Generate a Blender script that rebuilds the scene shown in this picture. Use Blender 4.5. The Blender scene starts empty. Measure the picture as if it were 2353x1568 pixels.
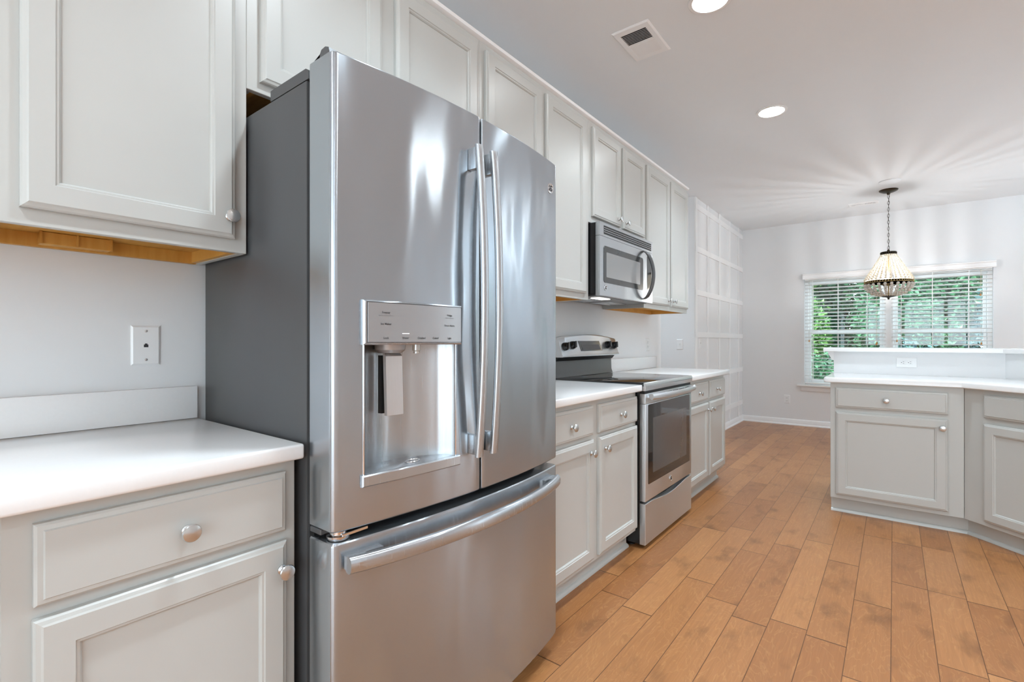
import bpy, bmesh, math, random
from mathutils import Matrix, Vector
random.seed(7)
PI = math.pi
sc = bpy.context.scene
C = sc.collection

# ------------------------------------------------------------------ camera
cam_d = bpy.data.cameras.new('camera')
cam = bpy.data.objects.new('camera', cam_d); C.objects.link(cam)
cam_d.sensor_fit = 'HORIZONTAL'; cam_d.sensor_width = 36.0
cam_d.lens = 1125.2 / 2353 * 36.0
cam_d.shift_y = 0.6 / 2353
cam_d.clip_start = 0.02; cam_d.clip_end = 200
YAW = 0.6624
cam.location = (1.7372, 0, 1.1475)
cam.rotation_euler = (PI / 2, 0, YAW)
sc.camera = cam

# ------------------------------------------------------------------ world, sun, exposure
w = bpy.data.worlds.new('world'); sc.world = w; w.use_nodes = True
bg = w.node_tree.nodes['Background']
bg.inputs[0].default_value = (0.75, 0.905, 1.0, 1); bg.inputs[1].default_value = 6.2
sun_d = bpy.data.lights.new('sun', 'SUN'); sun = bpy.data.objects.new('sun', sun_d); C.objects.link(sun)
sun_d.energy = 5.0; sun_d.angle = math.radians(1.5); sun_d.color = (1, .97, .9)
sun.rotation_euler = (math.radians(46), 0, math.radians(-14)); sun.location = (0, -6, 9)
CAN_POWER = 9.5; FILL_TORCH = 62.0
vs = sc.view_settings
vs.view_transform = 'Standard'; vs.look = 'None'; vs.exposure = 0.02; vs.gamma = 1.0
vs.use_curve_mapping = False
cy = sc.cycles
cy.use_denoising = True
try: cy.denoiser = 'OPENIMAGEDENOISE'
except Exception: pass
cy.max_bounces = 10; cy.diffuse_bounces = 6; cy.glossy_bounces = 4; cy.transmission_bounces = 6
cy.transparent_max_bounces = 8
cy.caustics_reflective = False; cy.caustics_refractive = False
cy.sample_clamp_indirect = 6.0

# ------------------------------------------------------------------ materials
def srgb(r, g, b):
    f = lambda c: c / 12.92 if c <= .04045 else ((c + .055) / 1.055) ** 2.4
    return (f(r / 255), f(g / 255), f(b / 255), 1)

def mat(name, col, rough=.5, metal=0., noise=0., nscale=40., bump=0., spec=.5, **kw):
    m = bpy.data.materials.new(name); m.use_nodes = True
    nt = m.node_tree; p = nt.nodes['Principled BSDF']
    p.inputs['Base Color'].default_value = col
    p.inputs['Roughness'].default_value = rough; p.inputs['Metallic'].default_value = metal
    p.inputs['Specular IOR Level'].default_value = spec
    for k, v in kw.items(): p.inputs[k.replace('_', ' ')].default_value = v
    tc = nt.nodes.new('ShaderNodeTexCoord')
    n = nt.nodes.new('ShaderNodeTexNoise'); n.inputs['Scale'].default_value = nscale; n.inputs['Detail'].default_value = 4
    nt.links.new(tc.outputs['Object'], n.inputs['Vector'])
    if noise:
        mx = nt.nodes.new('ShaderNodeMix'); mx.data_type = 'RGBA'; mx.blend_type = 'MULTIPLY'
        mr = nt.nodes.new('ShaderNodeMapRange'); mr.inputs['To Min'].default_value = 1 - noise; mr.inputs['To Max'].default_value = 1 + noise
        nt.links.new(n.outputs['Fac'], mr.inputs['Value'])
        mx.inputs[0].default_value = 1; mx.inputs[6].default_value = col
        nt.links.new(mr.outputs['Result'], mx.inputs[7]); nt.links.new(mx.outputs[2], p.inputs['Base Color'])
    if bump:
        b = nt.nodes.new('ShaderNodeBump'); b.inputs['Strength'].default_value = bump; b.inputs['Distance'].default_value = .001
        nt.links.new(n.outputs['Fac'], b.inputs['Height']); nt.links.new(b.outputs['Normal'], p.inputs['Normal'])
    return m

def steel(name, col, rough, wave, grain_axis='z', aniso=.93):
    m = bpy.data.materials.new(name); m.use_nodes = True
    nt = m.node_tree; L = nt.links; p = nt.nodes['Principled BSDF']
    p.inputs['Metallic'].default_value = .88
    tc = nt.nodes.new('ShaderNodeTexCoord')
    mp = nt.nodes.new('ShaderNodeMapping')
    mp.inputs['Scale'].default_value = (400, 400, 6) if grain_axis == 'z' else (400, 6, 400)
    n = nt.nodes.new('ShaderNodeTexNoise'); n.inputs['Scale'].default_value = 1; n.inputs['Detail'].default_value = 3
    L.new(tc.outputs['Object'], mp.inputs['Vector']); L.new(mp.outputs['Vector'], n.inputs['Vector'])
    mr = nt.nodes.new('ShaderNodeMapRange'); mr.inputs['To Min'].default_value = rough - .02; mr.inputs['To Max'].default_value = rough + .03
    if aniso:
        tg = nt.nodes.new('ShaderNodeTangent'); tg.direction_type = 'RADIAL'; tg.axis = 'Z'
        L.new(tg.outputs[0], p.inputs['Tangent']); p.inputs['Anisotropic'].default_value = aniso; p.inputs['Anisotropic Rotation'].default_value = 0.25
    L.new(n.outputs['Fac'], mr.inputs['Value']); L.new(mr.outputs['Result'], p.inputs['Roughness'])
    mx = nt.nodes.new('ShaderNodeMix'); mx.data_type = 'RGBA'
    mx.inputs[6].default_value = (col[0] * .97, col[1] * .97, col[2] * .97, 1); mx.inputs[7].default_value = (min(1, col[0] * 1.03), min(1, col[1] * 1.03), min(1, col[2] * 1.03), 1)
    L.new(n.outputs['Fac'], mx.inputs[0]); L.new(mx.outputs[2], p.inputs['Base Color'])
    mp2 = nt.nodes.new('ShaderNodeMapping'); mp2.inputs['Scale'].default_value = (3, 4.5, 1.5)
    n2 = nt.nodes.new('ShaderNodeTexNoise'); n2.inputs['Scale'].default_value = 1; n2.inputs['Detail'].default_value = 1.5
    L.new(tc.outputs['Object'], mp2.inputs['Vector']); L.new(mp2.outputs['Vector'], n2.inputs['Vector'])
    b1 = nt.nodes.new('ShaderNodeBump'); b1.inputs['Strength'].default_value = 1; b1.inputs['Distance'].default_value = wave
    L.new(n2.outputs['Fac'], b1.inputs['Height'])
    b2 = nt.nodes.new('ShaderNodeBump'); b2.inputs['Strength'].default_value = .02; b2.inputs['Distance'].default_value = .0001
    L.new(n.outputs['Fac'], b2.inputs['Height']); L.new(b1.outputs['Normal'], b2.inputs['Normal'])
    L.new(b2.outputs['Normal'], p.inputs['Normal'])
    return m

M = {}
M['wall'] = mat('wall_paint', (.765, .77, .775, 1), .6, noise=.012, nscale=6, bump=.05)
M['ceil'] = mat('ceiling_paint', (.80, .825, .845, 1), .7, noise=.01, nscale=5, bump=.05)
M['trim'] = mat('trim_paint', (.86, .86, .86, 1), .35, noise=.006)
M['cab'] = mat('cabinet_paint', srgb(191, 191, 187), .32, noise=.012, nscale=14, bump=.04)
M['counter'] = mat('white_quartz', (.87, .87, .87, 1), .16, noise=.02, nscale=120)
M['plate'] = mat('white_plastic', (.80, .80, .80, 1), .3, noise=.006)
M['dark'] = mat('dark_recess', (.012, .012, .012, 1), .6, noise=.1)
M['nickel'] = steel('brushed_nickel', (.60, .60, .59), .24, 0, aniso=0)
M['steel'] = steel('brushed_steel', (.45, .49, .53), .20, .018)
M['steel_plain'] = steel('satin_steel', (.50, .52, .54), .26, .003)
M['steel_light'] = steel('light_brushed_steel', (.68, .70, .72), .30, .002)
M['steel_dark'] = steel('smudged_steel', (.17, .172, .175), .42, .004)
M['chrome'] = mat('polished_steel', (.75, .75, .76, 1), .12, 1, noise=.03)
M['case'] = mat('charcoal_case', srgb(74, 74, 75), .38, noise=.03, nscale=300, bump=.06)
M['black'] = mat('black_enamel', (.010, .010, .011, 1), .25, noise=.2, nscale=60)
M['rubber'] = mat('black_rubber', (.008, .008, .008, 1), .6, noise=.1)
M['glassblack'] = mat('black_glass', (.016, .016, .017, 1), .05, noise=.05, spec=.8)
M['mwglass'] = mat('smoked_glass', (.045, .045, .045, 1), .10, noise=.05, spec=.5)
M['viewpane'] = mat('oven_inner_glass', (.085, .085, .085, 1), .12, noise=.05, spec=.6)
M['mwscreen'] = mat('perforated_screen', (.24, .24, .24, 1), .25, noise=.06, nscale=500, spec=.5)
M['darkgrey'] = mat('dark_grey_plastic', (.08, .08, .082, 1), .3, noise=.05)
M['panelgrey'] = mat('silver_control_panel', srgb(168, 168, 169), .22, .55, noise=.01)
M['ink'] = mat('dark_ink', (.03, .03, .035, 1), .6, noise=.02)
M['inkpale'] = mat('grey_ink', (.22, .22, .23, 1), .6, noise=.02)
M['bronze'] = mat('dark_bronze', srgb(58, 48, 36), .35, .8, noise=.12, nscale=60)
M['gold'] = mat('aged_brass', srgb(176, 148, 100), .42, .7, noise=.12, nscale=80)
def crystal(name, col, tr, gl):
    m = bpy.data.materials.new(name); m.use_nodes = True
    nt = m.node_tree; nt.nodes.clear(); o = nt.nodes.new('ShaderNodeOutputMaterial'); L = nt.links
    n = nt.nodes.new('ShaderNodeTexNoise'); n.inputs['Scale'].default_value = 90
    mr = nt.nodes.new('ShaderNodeMapRange'); mr.inputs['To Min'].default_value = tr - .15; mr.inputs['To Max'].default_value = tr + .15; L.new(n.outputs['Fac'], mr.inputs['Value'])
    d = nt.nodes.new('ShaderNodeBsdfDiffuse'); d.inputs[0].default_value = col
    t = nt.nodes.new('ShaderNodeBsdfTranslucent'); t.inputs[0].default_value = col
    g = nt.nodes.new('ShaderNodeBsdfGlossy'); g.inputs[0].default_value = (1, 1, 1, 1); g.inputs['Roughness'].default_value = .08
    a = nt.nodes.new('ShaderNodeMixShader'); L.new(mr.outputs[0], a.inputs[0]); L.new(d.outputs[0], a.inputs[1]); L.new(t.outputs[0], a.inputs[2])
    b = nt.nodes.new('ShaderNodeMixShader'); b.inputs[0].default_value = gl; L.new(a.outputs[0], b.inputs[1]); L.new(g.outputs[0], b.inputs[2]); L.new(b.outputs[0], o.inputs[0])
    return m
M['crystal'] = crystal('crystal_bead', (.95, .90, .80, 1), .6, .12)
M['crystal2'] = crystal('clear_crystal', (.97, .94, .88, 1), .72, .18)
M['tassel'] = mat('wood_tassel', srgb(196, 140, 80), .5, noise=.08)
M['cordtan'] = mat('ladder_cord', srgb(214, 204, 186), .8, noise=.05)
M['bark'] = mat('bark', srgb(74, 66, 60), .9, noise=.3, nscale=12, bump=.6)
M['slat'] = mat('blind_slat', (.88, .88, .88, 1), .4, noise=.006)

def emis(name, col, s):
    m = bpy.data.materials.new(name); m.use_nodes = True
    p = m.node_tree.nodes['Principled BSDF']
    p.inputs['Base Color'].default_value = (.9, .9, .9, 1)
    p.inputs['Emission Color'].default_value = col; p.inputs['Emission Strength'].default_value = s
    return m
M['lamp'] = emis('lit_lens', (.9, .97, 1, 1), 60)
M['bulb'] = emis('lit_bulb', (1, .92, .80, 1), 60)
M['led'] = emis('indicator_led', (1, 1, 1, 1), 2.0)
M['mwlamp'] = emis('cooktop_lamp', (1, .97, .92, 1), 6)

def glass_mat():
    m = bpy.data.materials.new('window_glass'); m.use_nodes = True
    nt = m.node_tree; nt.nodes.clear(); o = nt.nodes.new('ShaderNodeOutputMaterial')
    t = nt.nodes.new('ShaderNodeBsdfTransparent'); t.inputs[0].default_value = (.94, .97, .96, 1)
    g = nt.nodes.new('ShaderNodeBsdfGlossy'); g.inputs['Roughness'].default_value = .02
    mx = nt.nodes.new('ShaderNodeMixShader'); mx.inputs[0].default_value = .06
    nt.links.new(t.outputs[0], mx.inputs[1]); nt.links.new(g.outputs[0], mx.inputs[2]); nt.links.new(mx.outputs[0], o.inputs[0])
    return m
M['glass'] = glass_mat()

def wood_under():
    m = bpy.data.materials.new('raw_maple_ply'); m.use_nodes = True
    nt = m.node_tree; L = nt.links; p = nt.nodes['Principled BSDF']; p.inputs['Roughness'].default_value = .5
    tc = nt.nodes.new('ShaderNodeTexCoord'); mp = nt.nodes.new('ShaderNodeMapping'); mp.inputs['Scale'].default_value = (60, 12, 6)
    n = nt.nodes.new('ShaderNodeTexNoise'); n.inputs['Scale'].default_value = 1; n.inputs['Detail'].default_value = 4
    cr = nt.nodes.new('ShaderNodeValToRGB')
    cr.color_ramp.elements[0].color = srgb(180, 124, 46); cr.color_ramp.elements[1].color = srgb(216, 166, 86)
    L.new(tc.outputs['Object'], mp.inputs['Vector']); L.new(mp.outputs['Vector'], n.inputs['Vector']); L.new(n.outputs['Fac'], cr.inputs['Fac']); L.new(cr.outputs['Color'], p.inputs['Base Color'])
    return m
M['ply'] = wood_under()

def floor_mat():
    m = bpy.data.materials.new('hand_scraped_hardwood'); m.use_nodes = True
    nt = m.node_tree; L = nt.links; N = nt.nodes; p = N['Principled BSDF']
    def math_(op, a, b=None, c=None):
        n = N.new('ShaderNodeMath'); n.operation = op
        for i, v in enumerate((a, b, c)):
            if v is None: continue
            if isinstance(v, (int, float)): n.inputs[i].default_value = v
            else: L.new(v, n.inputs[i])
        return n.outputs[0]
    g = N.new('ShaderNodeNewGeometry'); s = N.new('ShaderNodeSeparateXYZ'); L.new(g.outputs['Position'], s.inputs[0])
    X, Y = s.outputs[0], s.outputs[1]
    PW = .1315
    rx = math_('DIVIDE', math_('ADD', X, 10 * PW - .808), PW)
    row = math_('FLOOR', rx); fx = math_('FRACT', rx)
    wn = N.new('ShaderNodeTexWhiteNoise'); wn.noise_dimensions = '1D'; L.new(row, wn.inputs['W'])
    ry = math_('DIVIDE', math_('ADD', Y, math_('MULTIPLY', wn.outputs['Value'], 9.7)), math_('ADD', 1.25, math_('MULTIPLY', wn.outputs['Value'], .7)))
    # split lengths unevenly
    fl = math_('FLOOR', ry); fy = math_('FRACT', ry)
    cv = N.new('ShaderNodeCombineXYZ'); L.new(row, cv.inputs[0]); L.new(fl, cv.inputs[1])
    wn2 = N.new('ShaderNodeTexWhiteNoise'); wn2.noise_dimensions = '3D'; L.new(cv.outputs[0], wn2.inputs['Vector'])
    split = math_('ADD', .3, math_('MULTIPLY', wn2.outputs['Value'], .4))
    sub = math_('GREATER_THAN', fy, split)
    cv2 = N.new('ShaderNodeCombineXYZ'); L.new(row, cv2.inputs[0]); L.new(fl, cv2.inputs[1]); L.new(sub, cv2.inputs[2])
    wid = N.new('ShaderNodeTexWhiteNoise'); wid.noise_dimensions = '3D'; L.new(cv2.outputs[0], wid.inputs['Vector'])
    # seams
    ex = math_('MULTIPLY', math_('MINIMUM', fx, math_('SUBTRACT', 1, fx)), PW)
    ey = math_('MULTIPLY', math_('MINIMUM', math_('MINIMUM', fy, math_('SUBTRACT', 1, fy)), math_('ABSOLUTE', math_('SUBTRACT', fy, split))), .8)
    e = math_('MINIMUM', ex, ey)
    seam = N.new('ShaderNodeMapRange'); seam.inputs['From Min'].default_value = .0005; seam.inputs['From Max'].default_value = .0018
    L.new(e, seam.inputs['Value'])
    # grain coordinates, shifted per plank
    off = N.new('ShaderNodeVectorMath'); off.operation = 'SCALE'; L.new(wid.outputs['Color'], off.inputs[0]); off.inputs['Scale'].default_value = 37
    ad = N.new('ShaderNodeVectorMath'); L.new(g.outputs['Position'], ad.inputs[0]); L.new(off.outputs[0], ad.inputs[1])
    mp = N.new('ShaderNodeMapping'); mp.inputs['Scale'].default_value = (7, 2.2, 1); L.new(ad.outputs[0], mp.inputs[0])
    n1 = N.new('ShaderNodeTexNoise'); n1.inputs['Scale'].default_value = 1; n1.inputs['Detail'].default_value = 5; n1.inputs['Distortion'].default_value = .7; L.new(mp.outputs[0], n1.inputs[0])
    rings = math_('FRACT', math_('MULTIPLY', n1.outputs['Fac'], 16))
    rl = N.new('ShaderNodeMapRange'); rl.inputs['From Min'].default_value = .0; rl.inputs['From Max'].default_value = .22; rl.inputs['To Min'].default_value = 1; rl.inputs['To Max'].default_value = 0
    L.new(rings, rl.inputs['Value'])
    mpf = N.new('ShaderNodeMapping'); mpf.inputs['Scale'].default_value = (160, 7, 1); L.new(ad.outputs[0], mpf.inputs[0])
    n2 = N.new('ShaderNodeTexNoise'); n2.inputs['Scale'].default_value = 1; n2.inputs['Detail'].default_value = 4; L.new(mpf.outputs[0], n2.inputs[0])
    mpk = N.new('ShaderNodeMapping'); mpk.inputs['Scale'].default_value = (9, 5, 1); L.new(ad.outputs[0], mpk.inputs[0])
    n3 = N.new('ShaderNodeTexNoise'); n3.inputs['Scale'].default_value = 1; n3.inputs['Detail'].default_value = 5; L.new(mpk.outputs[0], n3.inputs[0])
    cr = N.new('ShaderNodeValToRGB'); cr.color_ramp.elements[0].color = srgb(156, 102, 60); cr.color_ramp.elements[1].color = srgb(182, 126, 78)
    L.new(wid.outputs['Value'], cr.inputs['Fac'])
    def mix(fac, a, b, bt='MIX'):
        n = N.new('ShaderNodeMix'); n.data_type = 'RGBA'; n.blend_type = bt
        for i, v in ((0, fac), (6, a), (7, b)):
            if hasattr(v, 'is_output') or hasattr(v, 'links'): L.new(v, n.inputs[i])
            else: n.inputs[i].default_value = v
        return n.outputs[2]
    c = cr.outputs['Color']
    c = mix(math_('MULTIPLY', rl.outputs['Result'], .20), c, srgb(222, 172, 112))
    f = N.new('ShaderNodeMapRange'); f.inputs['From Min'].default_value = .35; f.inputs['From Max'].default_value = .75; f.inputs['To Max'].default_value = .35
    L.new(n2.outputs['Fac'], f.inputs['Value']); c = mix(f.outputs['Result'], c, srgb(130, 82, 44))
    k = N.new('ShaderNodeMapRange'); k.inputs['From Min'].default_value = .56; k.inputs['From Max'].default_value = .76; k.inputs['To Max'].default_value = .6
    L.new(n3.outputs['Fac'], k.inputs['Value']); c = mix(k.outputs['Result'], c, srgb(92, 56, 30))
    c = mix(seam.outputs['Result'], srgb(84, 50, 26), c)
    L.new(c, p.inputs['Base Color'])
    r = N.new('ShaderNodeMapRange'); r.inputs['To Min'].default_value = .285; r.inputs['To Max'].default_value = .36; L.new(n3.outputs['Fac'], r.inputs['Value'])
    L.new(r.outputs['Result'], p.inputs['Roughness'])
    mpb = N.new('ShaderNodeMapping'); mpb.inputs['Scale'].default_value = (8, 12, 1); L.new(ad.outputs[0], mpb.inputs[0])
    n4 = N.new('ShaderNodeTexNoise'); n4.inputs['Scale'].default_value = 1; n4.inputs['Detail'].default_value = 2; L.new(mpb.outputs[0], n4.inputs[0])
    hh = math_('ADD', math_('MULTIPLY', seam.outputs['Result'], .7), math_('MULTIPLY', n4.outputs['Fac'], .1))
    b = N.new('ShaderNodeBump'); b.inputs['Strength'].default_value = .16; b.inputs['Distance'].default_value = .002; L.new(hh, b.inputs['Height'])
    L.new(b.outputs['Normal'], p.inputs['Normal'])
    return m
M['floor'] = floor_mat()

def leaf_mat(name, c0, c1):
    m = bpy.data.materials.new(name); m.use_nodes = True
    nt = m.node_tree; L = nt.links; N = nt.nodes; p = N['Principled BSDF']; p.inputs['Roughness'].default_value = .4
    g = N.new('ShaderNodeNewGeometry'); n = N.new('ShaderNodeTexNoise'); n.inputs['Scale'].default_value = 9
    L.new(g.outputs['Position'], n.inputs[0])
    cr = N.new('ShaderNodeValToRGB'); cr.color_ramp.elements[0].color = c0; cr.color_ramp.elements[1].color = c1
    cr.color_ramp.elements[0].position = .35; cr.color_ramp.elements[1].position = .65
    L.new(n.outputs['Fac'], cr.inputs[0]); L.new(cr.outputs[0], p.inputs['Base Color'])
    return m
M['leaf_a'] = leaf_mat('leaf_deep_green', srgb(40, 84, 62), srgb(86, 140, 96))
M['leaf_b'] = leaf_mat('leaf_fresh_green', srgb(62, 110, 62), srgb(132, 176, 96))
M['leaf_c'] = leaf_mat('leaf_blue_green', srgb(38, 66, 74), srgb(78, 120, 116))
M['ground'] = mat('pine_straw_ground', srgb(86, 84, 84), .9, noise=.35, nscale=7, bump=.5)

# ------------------------------------------------------------------ builders
ROOT = {}
class MB:
    def __init__(s): s.bm = bmesh.new()
    def loft(s, rings, cap0=True, cap1=True, closed=True):
        vs_ = [[s.bm.verts.new(p) for p in r] for r in rings]
        n = len(vs_[0])
        for a, b in zip(vs_, vs_[1:]):
            for i in range(n if closed else n - 1):
                j = (i + 1) % n
                try: s.bm.faces.new((a[i], a[j], b[j], b[i]))
                except ValueError: pass
        if cap0: s.bm.faces.new(list(reversed(vs_[0])))
        if cap1: s.bm.faces.new(vs_[-1])
        return s
    def box(s, x0, x1, y0, y1, z0, z1, bev=0, seg=2):
        r = bmesh.ops.create_cube(s.bm, size=1, matrix=Matrix.Translation(((x0 + x1) / 2, (y0 + y1) / 2, (z0 + z1) / 2)) @ Matrix.Diagonal((abs(x1 - x0), abs(y1 - y0), abs(z1 - z0), 1)))
        if bev:
            es = list({e for v in r['verts'] for e in v.link_edges})
            bmesh.ops.bevel(s.bm, geom=es, offset=bev, segments=seg, affect='EDGES', profile=.5, clamp_overlap=True)
        return s
    def lathe(s, prof, origin=(0, 0, 0), axis=(0, 0, 1), seg=24):
        q = Vector((0, 0, 1)).rotation_difference(Vector(axis)).to_matrix().to_4x4(); T = Matrix.Translation(origin) @ q
        rings = [[T @ Vector((max(r, 1e-5) * math.cos(2 * PI * k / seg), max(r, 1e-5) * math.sin(2 * PI * k / seg), z)) for k in range(seg)] for r, z in prof]
        return s.loft(rings)
    def tube(s, pts, r, seg=8, ry=None, up=(0, 0, 1), closed=False):
        pts = [Vector(p) for p in pts]; rings = []; n = len(pts)
        for i, p in enumerate(pts):
            if closed: t = pts[(i + 1) % n] - pts[i - 1]
            else: t = pts[min(i + 1, n - 1)] - pts[max(i - 1, 0)]
            t.normalize(); u = Vector(up)
            if abs(t.dot(u)) > .95: u = Vector((1, 0, 0)) if abs(t.x) < .9 else Vector((0, 1, 0))
            a = t.cross(u).normalized(); b = a.cross(t).normalized()
            rr = r[i] if isinstance(r, (list, tuple)) else r
            rb = rr if ry is None else ry
            rings.append([p + a * rr * math.cos(2 * PI * k / seg) + b * rb * math.sin(2 * PI * k / seg) for k in range(seg)])
        if closed: rings.append(rings[0]); 
        if closed:
            vs_ = [[s.bm.verts.new(q) for q in rg] for rg in rings[:-1]]
            for i in range(n):
                A, B = vs_[i], vs_[(i + 1) % n]
                for k in range(seg): s.bm.faces.new((A[k], A[(k + 1) % seg], B[(k + 1) % seg], B[k]))
            return s
        return s.loft(rings)
    def prism(s, poly, lo, hi, axis='z'):
        def P(a, b, c): return {'z': (a, b, c), 'y': (a, c, b), 'x': (c, a, b)}[axis]
        return s.loft([[P(a, b, lo) for a, b in poly], [P(a, b, hi) for a, b in poly]])
    def sphere(s, c, r, u=8, v=6, sz=1):
        bmesh.ops.create_uvsphere(s.bm, u_segments=u, v_segments=v, radius=r, matrix=Matrix.Translation(c) @ Matrix.Diagonal((1, 1, sz, 1)))
        return s
    def build(s, name, m, parent=None, world=True, smooth=35, label=None, stuff=False):
        if parent is not None and world:
            s.bm.transform(ROOT[parent.name].inverted())
        bmesh.ops.recalc_face_normals(s.bm, faces=s.bm.faces[:])
        me = bpy.data.meshes.new(name); s.bm.to_mesh(me); s.bm.free()
        me.materials.append(M[m] if isinstance(m, str) else m)
        if smooth:
            for p in me.polygons: p.use_smooth = True
            me.set_sharp_from_angle(angle=math.radians(smooth))
        o = bpy.data.objects.new(name, me); C.objects.link(o)
        if parent is not None:
            o.parent = parent; ROOT[o.name] = ROOT[parent.name]
        else: ROOT[o.name] = Matrix.Identity(4)
        if label: o['label'] = label
        if stuff: o['kind'] = 'stuff'
        return o

def tag(o, label, cat, group=None):
    o['label'] = label; o['category'] = cat
    if group: o['group'] = group
    return o
def thing(name, label, cat, loc=(0, 0, 0), rz=0, group=None):
    o = bpy.data.objects.new(name, None); C.objects.link(o); o.location = loc; o.rotation_euler = (0, 0, rz)
    o.empty_display_size = .1
    ROOT[o.name] = Matrix.Translation(loc) @ Matrix.Rotation(rz, 4, 'Z')
    return tag(o, label, cat, group)
def struct(name, mb, m, parent=None, **k):
    o = mb.build(name, m, parent, **k)
    if parent is None: o['kind'] = 'structure'
    return o
def copy_tree(o, parent=None):
    c = o.copy(); C.objects.link(c)
    if parent is not None: c.parent = parent
    for ch in list(o.children): copy_tree(ch, c)
    return c

# ================================================================== SETTING
H = 2.75
XR, YF, YB = 5.4, -3.0, 7.65
struct('floor', MB().box(-2.1, XR + .12, YF - .12, YB + .12, -.12, 0), 'floor', smooth=0)
struct('ceiling', MB().box(-2.1, XR + .12, YF - .12, YB + .12, H, H + .15), 'ceil', smooth=0)
mb = MB()
poly = [(-.12, YF), (0, YF)] + [(-.022 + .022 * math.cos(a), 4.51 + .022 * math.sin(a)) for a in [i * PI / 12 for i in range(7)]] + [(-2.0, 4.532), (-2.0, 4.42), (-.12, 4.42)]
mb.prism(poly, 0, H)
struct('wall_left', mb, 'wall')
struct('wall_hall', MB().box(-2.0, 0, 5.5, 5.62, 0, H), 'wall', smooth=0)
struct('wall_hall_end', MB().box(-2.1, -2.0, 4.42, 5.62, 0, H), 'wall', smooth=0)
struct('wall_dining', MB().box(-.12, 0, 5.62, YB + .12, 0, H), 'wall', smooth=0)

def wall_holes(name, fixed, axis, a0, a1, holes, t):
    """wall in plane axis=fixed..fixed+t, along the other axis a0..a1, with rectangular holes (b0,b1,z0,z1)"""
    mb = MB(); cuts = sorted({a0, a1} | {h[0] for h in holes} | {h[1] for h in holes})
    lo, hi = min(fixed, fixed + t), max(fixed, fixed + t)
    def put(b0, b1, z0, z1):
        if z1 - z0 < 1e-4: return
        if axis == 'x': mb.box(lo, hi, b0, b1, z0, z1)
        else: mb.box(b0, b1, lo, hi, z0, z1)
    for b0, b1 in zip(cuts, cuts[1:]):
        hs = [h for h in holes if h[0] <= b0 + 1e-6 and h[1] >= b1 - 1e-6]
        if hs: put(b0, b1, 0, hs[0][2]); put(b0, b1, hs[0][3], H)
        else: put(b0, b1, 0, H)
    bmesh.ops.remove_doubles(mb.bm, verts=mb.bm.verts[:], dist=1e-5)
    return struct(name, mb, 'wall', smooth=0)
WX0, WX1, WZ0, WZ1 = .784, 2.615, .565, 2.0
wall_holes('wall_back', YB, 'y', -.12, XR + .12, [(WX0, WX1, WZ0, WZ1)], .14)
wall_holes('wall_right', XR, 'x', YF, YB, [(4.68, 5.05, .0, 2.3), (5.9, 6.7, .9, 2.1)], .14)  # both openings are for added windows that let daylight in
wall_holes('wall_front', YF, 'y', -.12, XR + .12, [(1.0, 4.8, .3, 2.4)], -.14)  # wide opening added behind the camera as a daylight source

# board and batten grid on the dining side wall
mb = MB(); T = .012
zs = [.24, .715, 1.19, 1.663, 2.145, 2.62]; BW = .062
ys = [5.535, 5.95, 6.44, 6.93, 7.40]
for z in zs[1:]: mb.box(-.001, T, 5.515, YB - .002, z, z + BW, .0015, 1)
mb.box(-.001, T, 5.515, YB - .002, zs[0], zs[0] + BW, .0015, 1)
for y in ys: mb.box(-.001, T - .001, y - (.02 if y == ys[0] else 0), y + BW - .02, .085, H - .001, .0015, 1)
struct('trim_1', mb, 'trim', smooth=0)
def baseboard(name, a, b, n):
    """moulded baseboard from a to b, n the direction it faces"""
    a, b, n = Vector(a), Vector(b), Vector(n)
    prof = [(0, 0), (.026, 0), (.026, .012), (.020, .018), (.014, .022), (.014, .07), (.010, .078), (.006, .082), (0, .084)]
    return struct(name, MB().loft([[a + n * d + Vector((0, 0, z)) for d, z in prof], [b + n * d + Vector((0, 0, z)) for d, z in prof]]), 'trim')
baseboard('baseboard_dining', (.0, 5.50, 0), (0, YB, 0), (1, 0, 0))
baseboard('baseboard_back', (0.0, YB, 0), (XR, YB, 0), (0, -1, 0))
baseboard('baseboard_right', (XR, YF, 0), (XR, 4.68, 0), (-1, 0, 0))
# window stool and apron
struct('trim_2', MB().box(.70, 2.70, YB - .055, YB + .02, .538, .565, .006).box(.745, 2.655, YB - .016, YB - .001, .475, .538, .004), 'trim')

def window(n, x0, x1, z0, z1, mid, y):
    root = bpy.data.objects.new('window_%d' % n, None); C.objects.link(root); root['kind'] = 'structure'; root.location = ((x0 + x1) / 2, y, z0)
    ROOT[root.name] = Matrix.Translation(root.location)
    f = MB(); d0, d1 = y + .035, y + .12
    for a in ((x0, x0 + .045, z0, z1), (x1 - .045, x1, z0, z1), (x0 + .045, x1 - .045, z0, z0 + .03), (x0 + .045, x1 - .045, z1 - .04, z1)): f.box(a[0], a[1], d0, d1, a[2], a[3], .003, 1)
    f.build('window_frame', 'trim', root)
    s = MB(); i0, i1 = x0 + .046, x1 - .046
    for (za, zb, yo) in ((z0 + .031, mid + .02, 0), (mid - .02, z1 - .041, .03)):
        a, b = y + .045 + yo, y + .072 + yo
        for q in ((i0, i0 + .03, za, zb), (i1 - .03, i1, za, zb), (i0 + .03, i1 - .03, za, za + .04), (i0 + .03, i1 - .03, zb - .04, zb)): s.box(q[0], q[1], a, b, q[2], q[3], .003, 1)
    sash = s.build('sash', 'trim', root)
    g = MB()
    g.box(i0 + .028, i1 - .028, y + .056, y + .060, z0 + .069, mid - .018)
    g.box(i0 + .028, i1 - .028, y + .086, y + .090, mid + .018, z1 - .079)
    g.build('pane', 'glass', root, smooth=0)
window(1, .784, 1.672, .565, 2.0, 1.275, YB)
window(2, 1.700, 2.615, .565, 2.0, 1.275, YB)
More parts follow.
